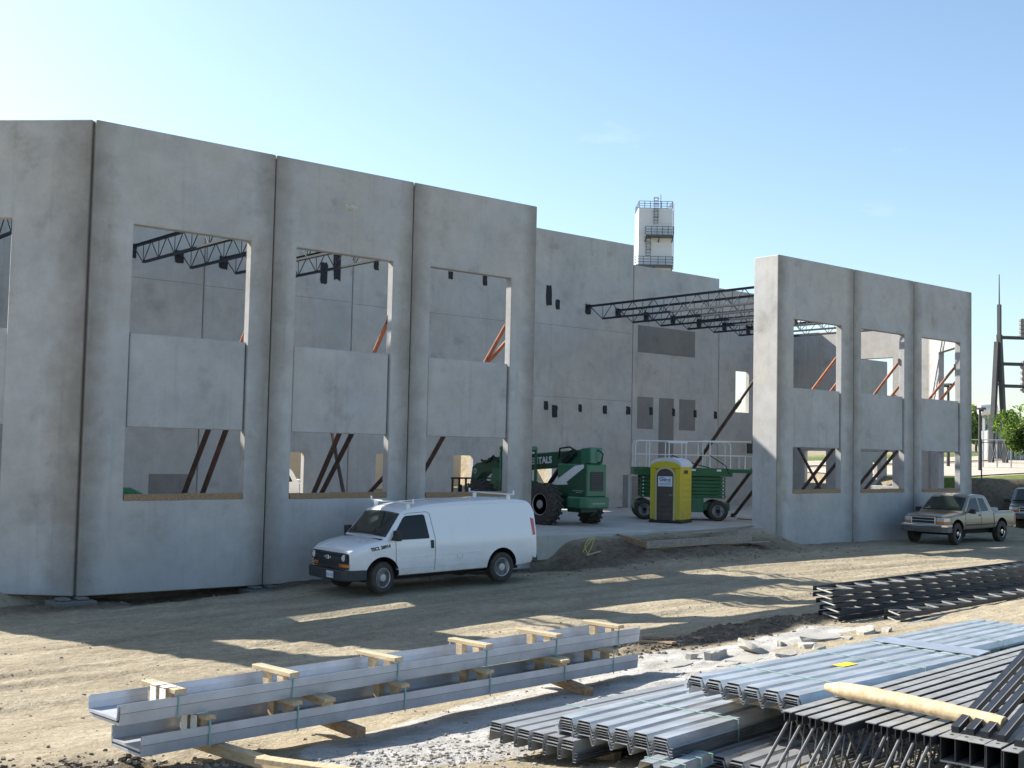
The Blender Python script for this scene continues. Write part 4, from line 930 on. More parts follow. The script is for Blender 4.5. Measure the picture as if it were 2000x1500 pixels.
def spacer(label, c, rz, zc, board_z, strap_zs, tags=False):
    """two blocks standing in the channel and a board across them"""
    t = thing('lumber_spacer', label, 'lumber', c, rz, 'lumber spacers in the channel bundles'); w = CW
    j = lambda a: random.uniform(-a, a)
    for y in (.11, w-.15):
        b = MB(); b.box(-.03+j(.01), .035+j(.01), y-.05, y+.05, zc, board_z-.001); b.build('block', WOOD, t, bevel=.004)
    b = MB(); k = j(.02); b.box(-.055+k, .055+k, -.06, w+.03+j(.03), board_z, board_z+.04); b.build('board', WOOD, t, bevel=.004)
    for y0, y1 in ((-.055, -.049), (w+.028, w+.034)):
        s = MB(); s.box(-.007+.02, .007+.02, y0+.03, y1+.03, strap_zs[0]-.01, strap_zs[1]); s.build('strap', STRAP, t)
    s = MB(); s.box(.013, .027, -.022, w+.03, strap_zs[1]-.001, strap_zs[1]+.003); s.build('strap', STRAP, t)
    if tags:
        for x, y in ((-.07, .05), (-.075, .2)):
            q = MB(); q.box(x-.004, x, y, y+.10, zc+.01, board_z+.03); q.box(x-.004, .04, y+.001, y+.099, board_z+.042, board_z+.046); q.build('paper_tag', PAPER, t)
ZL, ZU = .68, .955
RL = math.atan2(.09, 1.0); RU = math.atan2(.108, 1.0)
PL = Vector((-4.70, -14.45, ZL)); PU = on_z(233, 1418, ZU)
LL, LU = 6.62, 7.05
channel('lower outer long white steel channel, nearest the ground', PL, LL, CW, CH_, RL)
channel('inner channel nested in the lower long white bundle', PL+Vector((-.0, .02, .04)), LL-.02, CW-.03, CH_-.045, RL)
channel('upper outer long white steel channel on lumber spacers', PU, LU, CW, CH_, RU)
channel('inner channel nested in the upper long white bundle', PU+Vector((-.02, .02, .04)), LU, CW-.03, CH_-.045, RU)
ordw = ['leftmost', 'second from left', 'third from left', 'fourth from left', 'fifth from left', 'rightmost']
for lay, P, r_, zz, bt, xs in (('upper', PU, RU, ZU, ZU+.205, (.52, 1.72, 3.02, 4.30, 5.45, 6.60)), ('lower', PL, RL, ZL, ZU-.042, (.62, 1.55, 2.85, 4.05, 5.25, 6.12))):
    for i, x in enumerate(xs):
        c = P+Vector((math.cos(r_)*x, math.sin(r_)*x, 0)); c.z = 0
        spacer('%s lumber spacer on the %s white channels' % (ordw[i], lay), c, r_, zz+.063, bt, (zz, bt+.04), i == 0)
# extra boards between the bundles and dunnage underneath
for k, x in enumerate((1.75, 5.05)):
    c = PL+Vector((math.cos(RL)*x, math.sin(RL)*x, 0)); b = MB(); b.box(-.06, .06, -.08, CW+.12, 0, .04); b.box(-.07, .05, -.14, CW+.1, .0405, .078)
    o = b.build('board', WOOD, bevel=.004, loc=(c.x+.12, c.y, ZU-.08), rot=(0, 0, RL-.12)); tag(o, ['loose doubled boards under the left part of the upper channel', 'loose doubled boards under the right part of the upper channel'][k], 'lumber')
for k, (a, b_, lab) in enumerate((((395, 1452), (700, 1545), 'long lumber skid running out to the bottom edge under the channels'), ((625, 1402), (706, 1432), 'short lumber skid under the middle of the channels'), ((1070, 1322), (1152, 1352), 'short lumber skid under the right end of the channels'))):
    p0 = on_z(a[0], a[1], ZL-.055); p1 = on_z(b_[0], b_[1], ZL-.055); d = (p1-p0).normalized(); p0 = p0-d*.42
    b = MB(); b.bar((0, 0, 0), p1-p0, .10, .10); o = b.build('lumber_skid', WOOD_O if k else WOOD, loc=p0, bevel=.006); tag(o, lab, 'lumber')
b = MB(); p0 = on_z(505, 1488, .70); b.box(0, .9, -.06, .06, 0, .045); tag(b.build('board', WOOD, loc=p0, rot=(0, 0, R(-62)), bevel=.005), 'pale new board end poking in at the bottom edge', 'lumber')

# ---------------------------------------------------------------- bundles of ribbed steel deck
DECK_D = mat('grey_painted_deck', (.33, .34, .35), .42, .35, noise=(4, .25))
DECK_G = mat('galvanised_deck', (.53, .555, .58), .36, .5, noise=(2.8, .38), stretch=(.6, 3, 3))
def deck_profile(n, p, top, dep, sl):
    P = [(-sl-.03, -dep), (-sl, -dep)]
    for i in range(n):
        y = i*p; P += [(y, 0), (y+top, 0)]
        if i < n-1: P += [(y+top+sl, -dep), (y+p-sl, -dep)]
    y = (n-1)*p+top; P += [(y+sl, -dep), (y+sl+.03, -dep)]
    return P
def deck_bundle(label, corner, L, width, n_sheets, m, step=.022, rz=ANG, n=6, dep=.065, tag_at=None, cap=False, topf=.62, group='bundles of steel roof deck'):
    """corner: near-left top corner; ribs run along local +x, width towards local -y"""
    t = thing('deck_bundle', label, 'steel deck', corner, rz, group)
    p = width/n; top = p*topf; sl = p*.07*(2 if topf < .7 else .7); th_ = .004
    for k in range(n_sheets):
        P = deck_profile(n, p, top, dep, sl); j0, j1 = random.uniform(0, .035), random.uniform(-.03, .03)
        vs = []; 
        for x in (j0, L+j1):
            for off in (0, -th_): vs += [(x, -y, z+off-k*step) for y, z in P]
        q = len(P); fs = []
        for i in range(q-1):
            fs += [(i, i+1, 2*q+i+1, 2*q+i), (q+i, 3*q+i, 3*q+i+1, q+i+1), (i, q+i, q+i+1, i+1), (2*q+i, 2*q+i+1, 3*q+i+1, 3*q+i)]
        b = MB(); b.add(vs, fs); b.build('deck_sheet', m, t)
    H_ = (n_sheets-1)*step+dep
    for x in (L*.22, L*.62, L*.9):
        b = MB(); w = width; b.box(x-.008, x+.008, -w+.03, .02, .002, .005); b.box(x-.008, x+.008, -w+.022, -w+.028, -H_, .004); b.box(x-.008, x+.008, .021, .026, -H_, .004); b.build('strap', STRAP, t)
    if tag_at:
        b = MB(); x, y = tag_at; b.box(x, x+.24, -y-.11, -y, .004, .007); b.build('yellow_label', mat('yellow_sticker', (.72, .62, .02), .5), t)
    if cap:
        b = MB(); b.prism([(L-.20, .012), (L+.03, .03), (L+.05, .028), (L+.05, -.06), (L+.04, -.06), (L+.035, .018), (L-.20, .006)], -width+.02, .04, 'y'); b.build('end_flashing', GALV, t)
    return t
def skid(label, p, L, rz, m=WOOD_O, h=.09):
    b = MB(); b.box(0, L, -.05, .05, 0, h); return tag(b.build('lumber_skid', m, loc=p, rot=(0, 0, rz), bevel=.006), label, 'lumber')
c1 = Vector((-2.46, -16.33, 1.04)); c2 = Vector((-2.30, -17.02, 1.19)); c3 = Vector((-1.22, -17.44, 1.47))
deck_bundle('low grey steel deck bundle on the pale concrete, leftmost', c1, 4.6, .96, 4, DECK_D, rz=ANG, topf=.72, dep=.09)
deck_bundle('bright galvanised deck bundle partly shaded by the one above', c2, 4.4, 1.10, 6, DECK_G, rz=ANG+.03)
deck_bundle('topmost galvanised deck bundle with a yellow label', c3, 3.2, 1.12, 5, DECK_G, rz=ANG-.045, tag_at=(1.42, .50), cap=True)
deck_bundle('shaded deck bundle underneath at the bottom edge', Vector((-1.75, -17.95, 1.02)), 4.2, 1.0, 4, DECK_D, rz=ANG+.02)
deck_bundle('far galvanised deck bundle at the right edge, behind the topmost one', Vector((2.3, -16.0, 1.12)), 4.6, 1.1, 5, DECK_G, rz=ANG-.02)
deck_bundle('loose galvanised deck strip cut off by the bottom edge', Vector((-2.42, -18.02, 1.06)), .62, .34, 1, DECK_G, rz=ANG+.12, n=2)
for k, (c, dx, z0, lab) in enumerate(((c1, .5, .80, 'left skid under the low grey deck'), (c1, 3.4, .80, 'right skid under the low grey deck'))):
    p = c+DIRX*dx-DIRY*.98; skid(lab, (p.x, p.y, z0), .96, ANG+R(90))
for dx, lab in ((.55, 'near skid between the two galvanised deck bundles'), (2.1, 'middle skid between the two galvanised deck bundles'), (2.9, 'far skid between the two galvanised deck bundles')):
    p = c3+DIRX*dx-DIRY*1.3; skid(lab, (p.x, p.y, 1.205), 1.25, ANG+R(90), WOOD, .10)
for dx, lab in ((.75, 'near wooden skid under the bright deck bundle'), (3.2, 'far wooden skid under the bright deck bundle')):
    p = c2+DIRX*dx-DIRY*1.28; skid(lab, (p.x, p.y, .90), 1.3, ANG+R(90), WOOD_O, .105)

# ---------------------------------------------------------------- joists stacked upside down at the lower right
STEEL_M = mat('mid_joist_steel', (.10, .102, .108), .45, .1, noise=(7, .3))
def inv_joist(label, E, rz, L, depth, first, group, holes=False, w=.076, m=STEEL_L):
    """upside-down joist: E is the near end of its (upper) short chord"""
    d = Vector((math.cos(rz), math.sin(rz), 0)); p0 = E-d*first; p0.z = E.z-depth
    t = thing('steel_joist', label, 'joist', p0, rz, group)
    top = MB()
    top.box(first, L, -w/2, w/2, depth-.007, depth)
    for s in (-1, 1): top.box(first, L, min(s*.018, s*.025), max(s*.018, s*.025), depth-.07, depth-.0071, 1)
    top.build('upper_chord', [m, STEEL], t)  # sunlit top and shaded legs put into two steel colours
    lo = MB()
    for s in (-1, 1): lo.box(0, L, min(s*.018, s*w/2), max(s*.018, s*w/2), 0, .007); lo.box(0, L, min(s*.018, s*.025), max(s*.018, s*.025), .0071, .07)
    lo.build('lower_chord', m, t)
    e = MB(); e.tube((first+.06, 0, depth-.045), (.05, 0, .05), .0125, n=8); e.build('end_web', STEEL_M, t, True)
    e = MB(); e.tube((first+.10, .012, depth-.05), (first+.0, .012, .04), .006, n=6); e.build('strut', STEEL_M, t, True)
    n = int((L-first)/.6); pn = (L-first-.1)/n
    a = MB(); a.tube((0, 0, depth-.04), (pn/2, 0, .04), .011, n=6); am = a.mesh('web', STEEL_M, True)
    a = MB(); a.tube((0, 0, .04), (pn/2, 0, depth-.04), .011, n=6); bm_ = a.mesh('web', STEEL_M, True)
    for i in range(n):
        o = obj('web', am, t); o.location = (first+.1+i*pn, 0, 0); o = obj('web', bm_, t); o.location = (first+.1+(i+.5)*pn, 0, 0)
    return t
GJ = 'steel joists stacked at the lower right'
JX, RJz = 1.50, math.atan2(.11, .99)
k_ = 0
for grp, n in (((1537, 1389), (1640, 1414)), 5), (((1700, 1411), (1811, 1435)), 5):
    a, b_ = on_z(*grp[0], JX), on_z(*grp[1], JX)
    for i in range(n):
        f = i/(n-1); E_ = a+(b_-a)*f
        inv_joist('%s of the ten upturned dark joists, counted from the deck side' % ['first', 'second', 'third', 'fourth', 'fifth', 'sixth', 'seventh', 'eighth', 'ninth', 'tenth'][k_], E_, RJz+random.uniform(-.004, .004), 5.6, .52, .52, GJ); k_ += 1
# second layer: seats with bolt holes and steep end members rising to the right
for i, (x, y) in enumerate(((1851, 1438), (1880, 1443), (1909, 1449), (1941, 1456), (1975, 1466))):
    E_ = on_z(x, y, 1.50); t = thing('steel_joist', '%s joist of the bolted-seat group at the lower right corner' % ordn[i], 'joist', E_, RJz+.05, GJ)
    b = MB(); b.box(-.02, 3.6, -.052, .052, -.008, 0); s0 = b.build('seat_plate', STEEL_L, t, bevel=.002)
    h = MB(); h.lathe([(.013, .0005), (.013, .002), (0, .002)], 12, 'z', (.07, 0, 0)); h.build('bolt_hole', INNER, s0)
    for s in (-1, 1):
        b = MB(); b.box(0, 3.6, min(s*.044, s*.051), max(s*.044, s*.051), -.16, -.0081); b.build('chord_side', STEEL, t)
    b = MB(); b.box(0, 3.5, -.052, .052, -.172, -.1605); b.build('lower_plate', STEEL_L, t)
    b = MB(); b.tube((.05, 0, -.17), (-.45, 0, -.48), .015, n=8); b.build('end_web', STEEL_L, t, True)
    b = MB(); b.bar((.13, .0, .02), (1.95, .0, .44), .05, .05); b.build('end_member', STEEL, t)
    b = MB(); b.bar((.13, -.027, .045), (1.95, -.027, .465), .004, .006); b.build('lit_edge_strip', STEEL_L, t)  # light strip painted in for the sunlit edge of the dark bar
# wooden pole lying on the stack
p0, p1 = on_z(1614, 1342, 1.565), on_z(1948, 1413, 1.565); d = p1-p0
pts = []; rad = []
for i in range(15):
    f = i/14; q = p0+d*f*1.03; pts.append((q.x, q.y+.012*math.sin(f*4), q.z+.012*math.sin(f*3))); rad.append((.03, .05, .060)[i] if i < 3 else .064-.010*f+.002*math.sin(i*2.1))
b = MB(); b.path(pts, rad, 14); tag(b.build('wooden_pole', mat('peeled_pole_wood', (.56, .45, .29), .75, noise=(9, .35, (.40, .28, .15)), stretch=(2, 2, 2), bump=.12, bscale=18), None, True), 'pale peeled wooden pole lying across the dark joists', 'pole')

# ---------------------------------------------------------------- joists lying flat in a pile at the right edge
def flat_joist(label, p, rz, L, depth, group, w=.078):
    t = thing('steel_joist', label, 'joist', p, rz, group)
    for y, nm in ((0, 'near_chord'), (depth, 'far_chord')):
        x0 = 0 if y == 0 else .42
        b = MB(); b.box(x0, L, y-.004, y+.004, 0, w); s = 1 if y == 0 else -1
        b.box(x0, L, min(y+s*.0041, y+s*.05), max(y+s*.0041, y+s*.05), .028, .033); b.box(x0, L, min(y+s*.0041, y+s*.05), max(y+s*.0041, y+s*.05), .046, .051); b.build(nm, STEEL, t)
    b = MB(); b.tube((.05, .03, w/2), (.48, depth-.03, w/2), .014, n=6); b.build('end_web', STEEL_L, t, True)
    n = int((L-.5)/.62); pn = (L-.55)/n
    a = MB(); a.bar((0, depth-.03, w*.6), (pn/2, .03, w*.6), .022, .022); am = a.mesh('web', STEEL_L); a = MB(); a.bar((0, .03, w*.6), (pn/2, depth-.03, w*.6), .022, .022); bm_ = a.mesh('web', STEEL_L)
    for i in range(n): o = obj('web', am, t); o.location = (.5+i*pn, 0, 0); o = obj('web', bm_, t); o.location = (.5+(i+.5)*pn, 0, 0)
    return t
PJ = on_z(1624, 1152, 1.17); gP = 'dark joists piled flat at the right edge'
for i in range(6):
    q = PJ+Vector((.02*math.sin(i*3.1)+(5-i)*.03*0, .03*math.sin(i*2.3), 0)); zb_ = .56+i*.102
    flat_joist('%s joist from the bottom of the flat dark pile at the right' % ordn[i], (q.x+(.06 if i < 4 else 0), q.y-(5-i)*.03, zb_), math.atan2(.08, 1.0)+random.uniform(-.004, .004), 9.2, .62, gP)
for k, dx in enumerate((.8, 3.4, 6.2)):
    q = PJ+Vector((dx, dx*.08-.3, 0)); skid('%s skid under the flat dark joist pile' % ordn[k], (q.x, q.y, .44), 1.3, R(94), WOOD_O, .115)
# a second, lower row of joists in front of it
for i in range(3):
    q = on_z(1708, 1226, .62); flat_joist('%s joist from the bottom of the low front row beside the pile' % ordn[i], (q.x+.05*i, q.y-.45+.02*i, .60+i*.102), math.atan2(.085, 1.0), 8.2, .5, 'low row of dark joists before the pile')
# loose flat straps and channel in front of the pile
for k in range(6):
    q = on_z(1758+k*4, 1252-k*4, .66); b = MB(); b.box(0, 1.6+.2*k, -.03, .03, 0, .025)
    tag(b.build('steel_strip', STEEL_L, loc=(q.x, q.y, .62+.027*k), rot=(0, 0, .08+.02*k)), '%s from below of the thin steel strips beside the pale rubble' % ordn[k], 'steel strip', 'thin steel strips by the rubble')

# ---------------------------------------------------------------- rubble, boards, cables
RUB = concrete('rubble_concrete', (.40, .385, .35), edge=False)
def chunk(label, px, py, sx, sy, sz, rz, z=None, tilt=0, m=PALE, seed=0, group='pale concrete rubble'):
    r_ = random.Random(seed); bmx = bmesh.new()
    for i in range(26):
        v = Vector((r_.uniform(-1, 1), r_.uniform(-1, 1), r_.choice((-1, 1))*r_.uniform(.7, 1)))
        if abs(v.x)+abs(v.y) > 1.45: v.x *= .7; v.y *= .7
        bmx.verts.new((v.x*sx, v.y*sy, v.z*sz))
    r2 = bmesh.ops.convex_hull(bmx, input=bmx.verts); bmesh.ops.delete(bmx, geom=[g for g in r2['geom_interior'] if isinstance(g, bmesh.types.BMVert)], context='VERTS')
    bmesh.ops.subdivide_edges(bmx, edges=bmx.edges[:], cuts=2, use_grid_fill=True, fractal=.0, along_normal=0)
    for v_ in bmx.verts: v_.co += Vector((r_.gauss(0, 1), r_.gauss(0, 1), r_.gauss(0, .5)))*min(sx, sz*2)*.035
    me = bpy.data.meshes.new('concrete_chunk'); bmx.to_mesh(me); bmx.free(); me.materials.append(m)
    o = obj('concrete_chunk', me)
    q = on_z(px, py, .55); zz = zg(q.x, q.y); q = on_z(px, py, zz+sz*.5); q.z = zg(q.x, q.y)+sz*.12
    o.location = q; o.rotation_euler = (tilt, tilt*.4, rz); return tag(o, label, 'rubble', group)
for i, (px, py, sx, sy, sz, rz, tl, lab) in enumerate(((1606, 1250, .42, .20, .05, .1, .05, 'flat pale concrete slab piece below the dark joist pile'), (1692, 1238, .24, .13, .07, .6, -.2, 'blocky pale chunk left of the thin steel strips'),
      (1398, 1281, .28, .10, .10, .35, 0, 'log-shaped pale concrete chunk in the rubble'), (1475, 1272, .26, .22, .05, .9, .35, 'tilted pale slab piece in the middle of the rubble'), (1455, 1290, .30, .16, .03, .2, 0, 'thin pale sheet of concrete in front of the tilted slab'),
      (1352, 1283, .10, .08, .06, 0, 0, 'small pale lump at the left end of the rubble'), (1330, 1296, .24, .09, .025, .2, 0, 'thin pale sliver left of the log-shaped chunk'), (1540, 1280, .30, .14, .035, .15, .05, 'low pale concrete piece behind the topmost deck'),
      (1575, 1266, .14, .10, .06, .5, 0, 'small pale chunk under the flat slab piece'), (1600, 1270, .11, .08, .05, 1.2, .2, 'smaller pale chunk beside it, nearer the deck'), (1655, 1252, .12, .09, .04, .3, 0, 'pale chip between the slab piece and the blocky chunk'),
      (1735, 1236, .10, .07, .05, .2, 0, 'little orange-tinted chip at the end of the rubble'), (1520, 1262, .12, .08, .05, 1, .2, 'grey-white chip right of the tilted slab'), (1420, 1300, .2, .08, .02, .1, 0, 'flat pale flake at the front of the rubble'))):
    chunk(lab, px, py, sx*1.3, sy*1.35, sz*1.05, rz, None, tl*1.3+.06*math.sin(i*2.2), RUB, 40+i)
def ground_board(label, a, b_, w, h, m=WOOD_G, z=None, lift=0.0, cat='board', name='board'):
    p0 = on_z(a[0], a[1], z); p1 = on_z(b_[0], b_[1], z); p0.z = zg(p0.x, p0.y)+h/2+lift if lift is not None else z; p1.z = zg(p1.x, p1.y)+h/2+lift
    b = MB(); b.bar((0, 0, 0), p1-p0, w, h); return tag(b.build(name, m, loc=p0, bevel=.004), label, cat)
ground_board('thin board on the soil right of the channel ends, uppermost', (1255, 1243), (1372, 1262), .10, .03, WOOD_O, .45, .02)
ground_board('thin board on the soil right of the channel ends, middle', (1245, 1252), (1330, 1268), .10, .03, WOOD_G, .45, .01)
ground_board('thin board on the soil right of the channel ends, lowest', (1248, 1262), (1318, 1275), .12, .03, WOOD_O, .45, .03)
ground_board('thin dark board in the shaded soil below the sunlit strips', (1455, 1222), (1552, 1232), .09, .03, WOOD_O, .45, .01)
def flat_board(label, u0, v0, u1, v1, z0, z1, w, h, m=WOOD_G, name='form_board'):
    b = MB(); p0 = Vector((u0, v0, z0)); b.bar((0, 0, 0), Vector((u1, v1, z1))-p0, w, h); return tag(b.build(name, m, loc=p0, bevel=.004), label, 'board', 'form boards along the slab edge')
bed = MB(); cs_ = [on_z(x, y, .82) for x, y in ((1180, 1036), (1300, 1036), (1468, 1034), (1466, 1049), (1264, 1058))]
bed.prism([(p.x, p.y) for p in cs_], .45, .82, 'z'); tag(bed.build('formwork_bed', mat('wet_dark_bed', (.10, .095, .085), .8, noise=(2.2, .6, (.045, .043, .04)), bump=.4, bscale=9)), 'dark wet formwork bed in front of the slab by the toilet', 'formwork')
p_a, p_b = on_z(1262, 1060, .86), on_z(1468, 1050, .86)
flat_board('long front form board below the slab edge', p_a.x, p_a.y, p_b.x, p_b.y, .80, .84, .05, .22)
p_a, p_b = on_z(1262, 1066, .74), on_z(1462, 1058, .74)
flat_board('pale lower form board along the dirt mound', p_a.x, p_a.y, p_b.x, p_b.y, .64, .70, .05, .10, WOOD_O)
p_a, p_b = on_z(1300, 1045, .98), on_z(1470, 1030, .98)
flat_board('rear form board on the slab by the toilet', p_a.x, p_a.y, p_b.x, p_b.y, 1.02, 1.02, .09, .04)
p_a, p_b = on_z(1172, 1033, 1.0), on_z(1262, 1060, .86)
flat_board('slanting form board left of the sunken strip', p_a.x, p_a.y, p_b.x, p_b.y, .93, .80, .05, .16, WOOD_O)
q = on_z(1448, 1066, .62); b = MB(); b.box(-.75, .75, -.42, .42, -.01, .01); o = b.build('plywood_sheet', mat('grey_plywood', (.36, .32, .26), .85, noise=(3, .25), stretch=(6, 1, 1)), loc=(q.x, q.y, zg(q.x, q.y)+.05), rot=(R(-5), R(-3), R(-28))); tag(o, 'grey plywood sheet lying on the dirt before the right block', 'plywood')
CAB = mat('yellow_cable', (.55, .50, .05), .5)
for k, (pts, lab) in enumerate((([(1160, 1050), (1152, 1058), (1145, 1068), (1138, 1078)], 'left yellow cable loop rising out of the trench'), ([(1162, 1050), (1158, 1060), (1154, 1072), (1147, 1082)], 'middle yellow cable loop rising out of the trench'), ([(1160, 1049), (1148, 1055), (1142, 1066), (1146, 1080), (1150, 1083)], 'right yellow cable loop rising out of the trench'), ([(1046, 1063), (1058, 1072), (1068, 1079), (1080, 1081)], 'yellow cable beside the rear of the van'))):
    base = on_y(pts[0][0], pts[0][1], -.2 if k < 3 else -.35); w3 = [on_y(x, y, base.y-.12*i) for i, (x, y) in enumerate(pts)]
    b = MB(); b.path(w3, .008, 6); tag(b.build('yellow_cable', CAB, None, True), lab, 'cable')
p0, p1 = on_z(1146, 1088, .45), on_z(1188, 1076, .55); b = MB(); b.bar((0, 0, 0), p1-p0, .05, .03)
tag(b.build('stake', WOOD, loc=p0+Vector((0, 0, .05))), 'short pale stake on the dirt mound', 'board')

p_a, p_b = on_z(1208, 991, 1.03), on_z(1246, 989, 1.03); flat_board('plank on the slab at the foot of the rear wall', p_a.x, p_a.y, p_b.x, p_b.y, 1.02, 1.02, .2, .04, WOOD_O, 'plank')
p_a, p_b = on_z(1216, 987, 1.06), on_z(1238, 977, 1.06); flat_board('broken board leaning on the plank by the rear wall', p_a.x, p_a.y, p_b.x, p_b.y, 1.06, 1.22, .14, .03, WOOD_O, 'plank')
p_a, p_b = on_z(1440, 1013, 1.02), on_z(1475, 1015, 1.02); flat_board('thin dark strip on the slab right of the lift', p_a.x, p_a.y, p_b.x, p_b.y, 1.015, 1.015, .06, .03, RUST_D, 'plank')
# pebbles, clods and gravel nobody could count
def scatter(name, label, pts, smin, smax, m, seed):
    r_ = random.Random(seed); b = MB()
    for u, v in pts:
        s = smin+(smax-smin)*r_.random()**3; z = zg(u, v); n = 5; a0 = r_.random()*6
        vs = [(u+s*math.cos(a0+k*2*math.pi/n)*r_.uniform(.7, 1.2), v+s*math.sin(a0+k*2*math.pi/n)*r_.uniform(.7, 1.2), z-s*.25) for k in range(n)]
        vs += [(u+.62*s*math.cos(a0+.5+k*2*math.pi/n)*r_.uniform(.7, 1.2), v+.62*s*math.sin(a0+.5+k*2*math.pi/n)*r_.uniform(.7, 1.2), z+s*r_.uniform(.35, .7)) for k in range(n)]
        b.add(vs, [(k, (k+1) % n, n+(k+1) % n, n+k) for k in range(n)]+[tuple(range(n, 2*n))])
    o = b.build(name, m, fix=False); tag(o, label, 'gravel', None, 'stuff'); return o
SOILC = mat('soil_clod', (.34, .295, .22), .95, noise=(3, .4, (.2, .17, .125)))
DSOIL = mat('dark_soil_clod', (.17, .14, .105), .95, noise=(3, .5, (.09, .073, .054)))
PEB = mat('grey_gravel', (.40, .37, .32), .9, noise=(3, .55, (.17, .15, .13)))
r_ = random.Random(5)
scatter('dirt_clods', 'small dry clods strewn over the dirt lane', [(r_.uniform(-6, 34), r_.uniform(-12.5, -3)) for _ in range(2600)], .006, .034, SOILC, 1)
scatter('dark_clods', 'dark clods on the spoil mounds', [(r_.gauss(16, 3.6), r_.gauss(-1.3, .7)) for _ in range(1300)]+[(r_.gauss(6.9, 1.5), r_.gauss(-12.0, .33)) for _ in range(1200)]+[(r_.gauss(4.6, .9), r_.gauss(-12.2, .3)) for _ in range(500)]+[(r_.uniform(-3, 6), r_.uniform(-.9, -.1)) for _ in range(400)]+[(r_.gauss(-5.9, 1.0), r_.gauss(-13.6, .5)) for _ in range(900)], .010, .055, DSOIL, 2)
scatter('gravel_patch', 'loose grey gravel in the lower left corner', [(r_.gauss(-5.2, .75), r_.gauss(-14.6, .55)) for _ in range(2600)]+[(r_.gauss(-2.6, .9), r_.gauss(-15.9, .5)) for _ in range(1500)]+[(r_.uniform(-6, 3), r_.uniform(-16.5, -13)) for _ in range(500)], .006, .036, PEB, 3)
# ================================================================ beyond the site
def leaf_mass(center, rad, n, size, seed, m_list, squash=.85, lumps=14):
    r_ = random.Random(seed); cs = []
    for i in range(lumps):
        a, e = r_.uniform(0, 2*math.pi), math.asin(r_.uniform(-.6, 1)); k = r_.uniform(.45, .85)
        cs.append((Vector((math.cos(a)*math.cos(e)*rad*k, math.sin(a)*math.cos(e)*rad*k, math.sin(e)*rad*k*squash)), rad*r_.uniform(.25, .45)))
    b = MB()
    for i in range(n):
        c, rr = r_.choice(cs); d = Vector((r_.gauss(0, 1), r_.gauss(0, 1), r_.gauss(0, 1))).normalized()*rr*r_.random()**.4
        p = Vector(center)+c+d; a = Vector((r_.gauss(0, 1), r_.gauss(0, 1), r_.gauss(0, 1))).normalized(); q = a.cross(Vector((r_.gauss(0, 1), r_.gauss(0, 1), r_.gauss(0, 1)))).normalized()
        s = size*r_.uniform(.6, 1.3); b.add([p-a*s, p+q*s*.5, p+a*s, p-q*s*.5], [(0, 1, 2, 3)], r_.randrange(len(m_list)))
    return b
LEAF = [mat('leaf_bright', (.13, .20, .03), .6), mat('leaf_mid', (.085, .15, .03), .6), mat('leaf_dark', (.05, .095, .022), .6)]
for l_ in LEAF:                                       # leaves let light through
    nt_ = l_.node_tree; b_ = nt_.nodes['Principled BSDF']; tl = nt_.nodes.new('ShaderNodeBsdfTranslucent'); c_ = b_.inputs['Base Color'].default_value
    tl.inputs[0].default_value = (c_[0]*1.5, c_[1]*1.5, c_[2]*1.1, 1); mx = nt_.nodes.new('ShaderNodeMixShader'); mx.inputs[0].default_value = .5
    nt_.links.new(b_.outputs[0], mx.inputs[1]); nt_.links.new(tl.outputs[0], mx.inputs[2]); nt_.links.new(mx.outputs[0], nt_.nodes['Material Output'].inputs[0])
BARK = mat('tree_bark', (.10, .08, .06), .9)
def tree(label, u, v, h, rad, n, size, seed, group=None, crown=.62):
    z = zg(u, v); t = thing('tree', label, 'tree', (u, v, z), 0, group)
    b = MB(); b.path([(0, 0, -.2), (.05*h/6, 0, h*.2), (0, .04, h*.45), (.05, 0, h*.75)], [.05*h/2, .04*h/2, .032*h/2, .01*h], 8)
    r_ = random.Random(seed)
    for k in range(6):
        a = k*1.05; b.path([(0, 0, h*.35), (math.cos(a)*rad*.35, math.sin(a)*rad*.35, h*.55), (math.cos(a)*rad*.75, math.sin(a)*rad*.75, h*.72)], [.018*h, .012*h, .005*h], 6)
    b.build('trunk', BARK, t, True)
    leaf_mass((0, 0, h*crown), rad, n, size, seed, LEAF).build('crown', LEAF, t, fix=False)
def far(px, py, dist):
    """point on the ray at a chosen distance (how far such things usually stand)"""
    d = pray(px, py); return CAM+d*(dist/ d.length)
# leafy tree at the right edge
q = far(2020, 880, 62); tree('leafy bright green tree at the right edge before the substation', q.x, q.y, 5.0, 1.75, 6500, .10, 4, None, .60)
q = far(2010, 935, 60)
for k, (px, d, h, rd) in enumerate(((1906, 190, 8, 4.0), (1926, 210, 9, 4.5), (1885, 200, 7, 3.6), (1950, 230, 8, 4.4), (1985, 230, 9, 5), (1860, 220, 8, 4.5))):
    q = far(px, 880, d); tree('%s tree of the distant green row beyond the substation' % ['first', 'second', 'third', 'fourth', 'fifth', 'sixth'][k], q.x, q.y, h, rd, 900, .5, 60+k, 'distant tree row', .5)
# road and gravel yard on the plateau
def strip(name, m, u0, u1, v0, v1, dz, n=60):
    uu = np.linspace(u0, u1, n); w = np.linspace(v0, v1, 14); b = MB(); vs = [(a, c, float(base_z(a, c)+detail_z(a, c))+dz) for a in uu for c in w]; k = len(w)
    b.add(vs, [(i*k+j, (i+1)*k+j, (i+1)*k+j+1, i*k+j+1) for i in range(n-1) for j in range(k-1)]); return tag(b.build(name, m, None, True, fix=False), kind='structure')
strip('road', mat('pale_road_concrete', (.46, .40, .33), .9, noise=(.4, .18)), 44.5, 220, 8.6, 17.5, .05)
strip('gravel_yard', mat('yard_gravel', (.44, .39, .32), .95, noise=(1.5, .3)), 46, 200, 19.5, 24, .06)
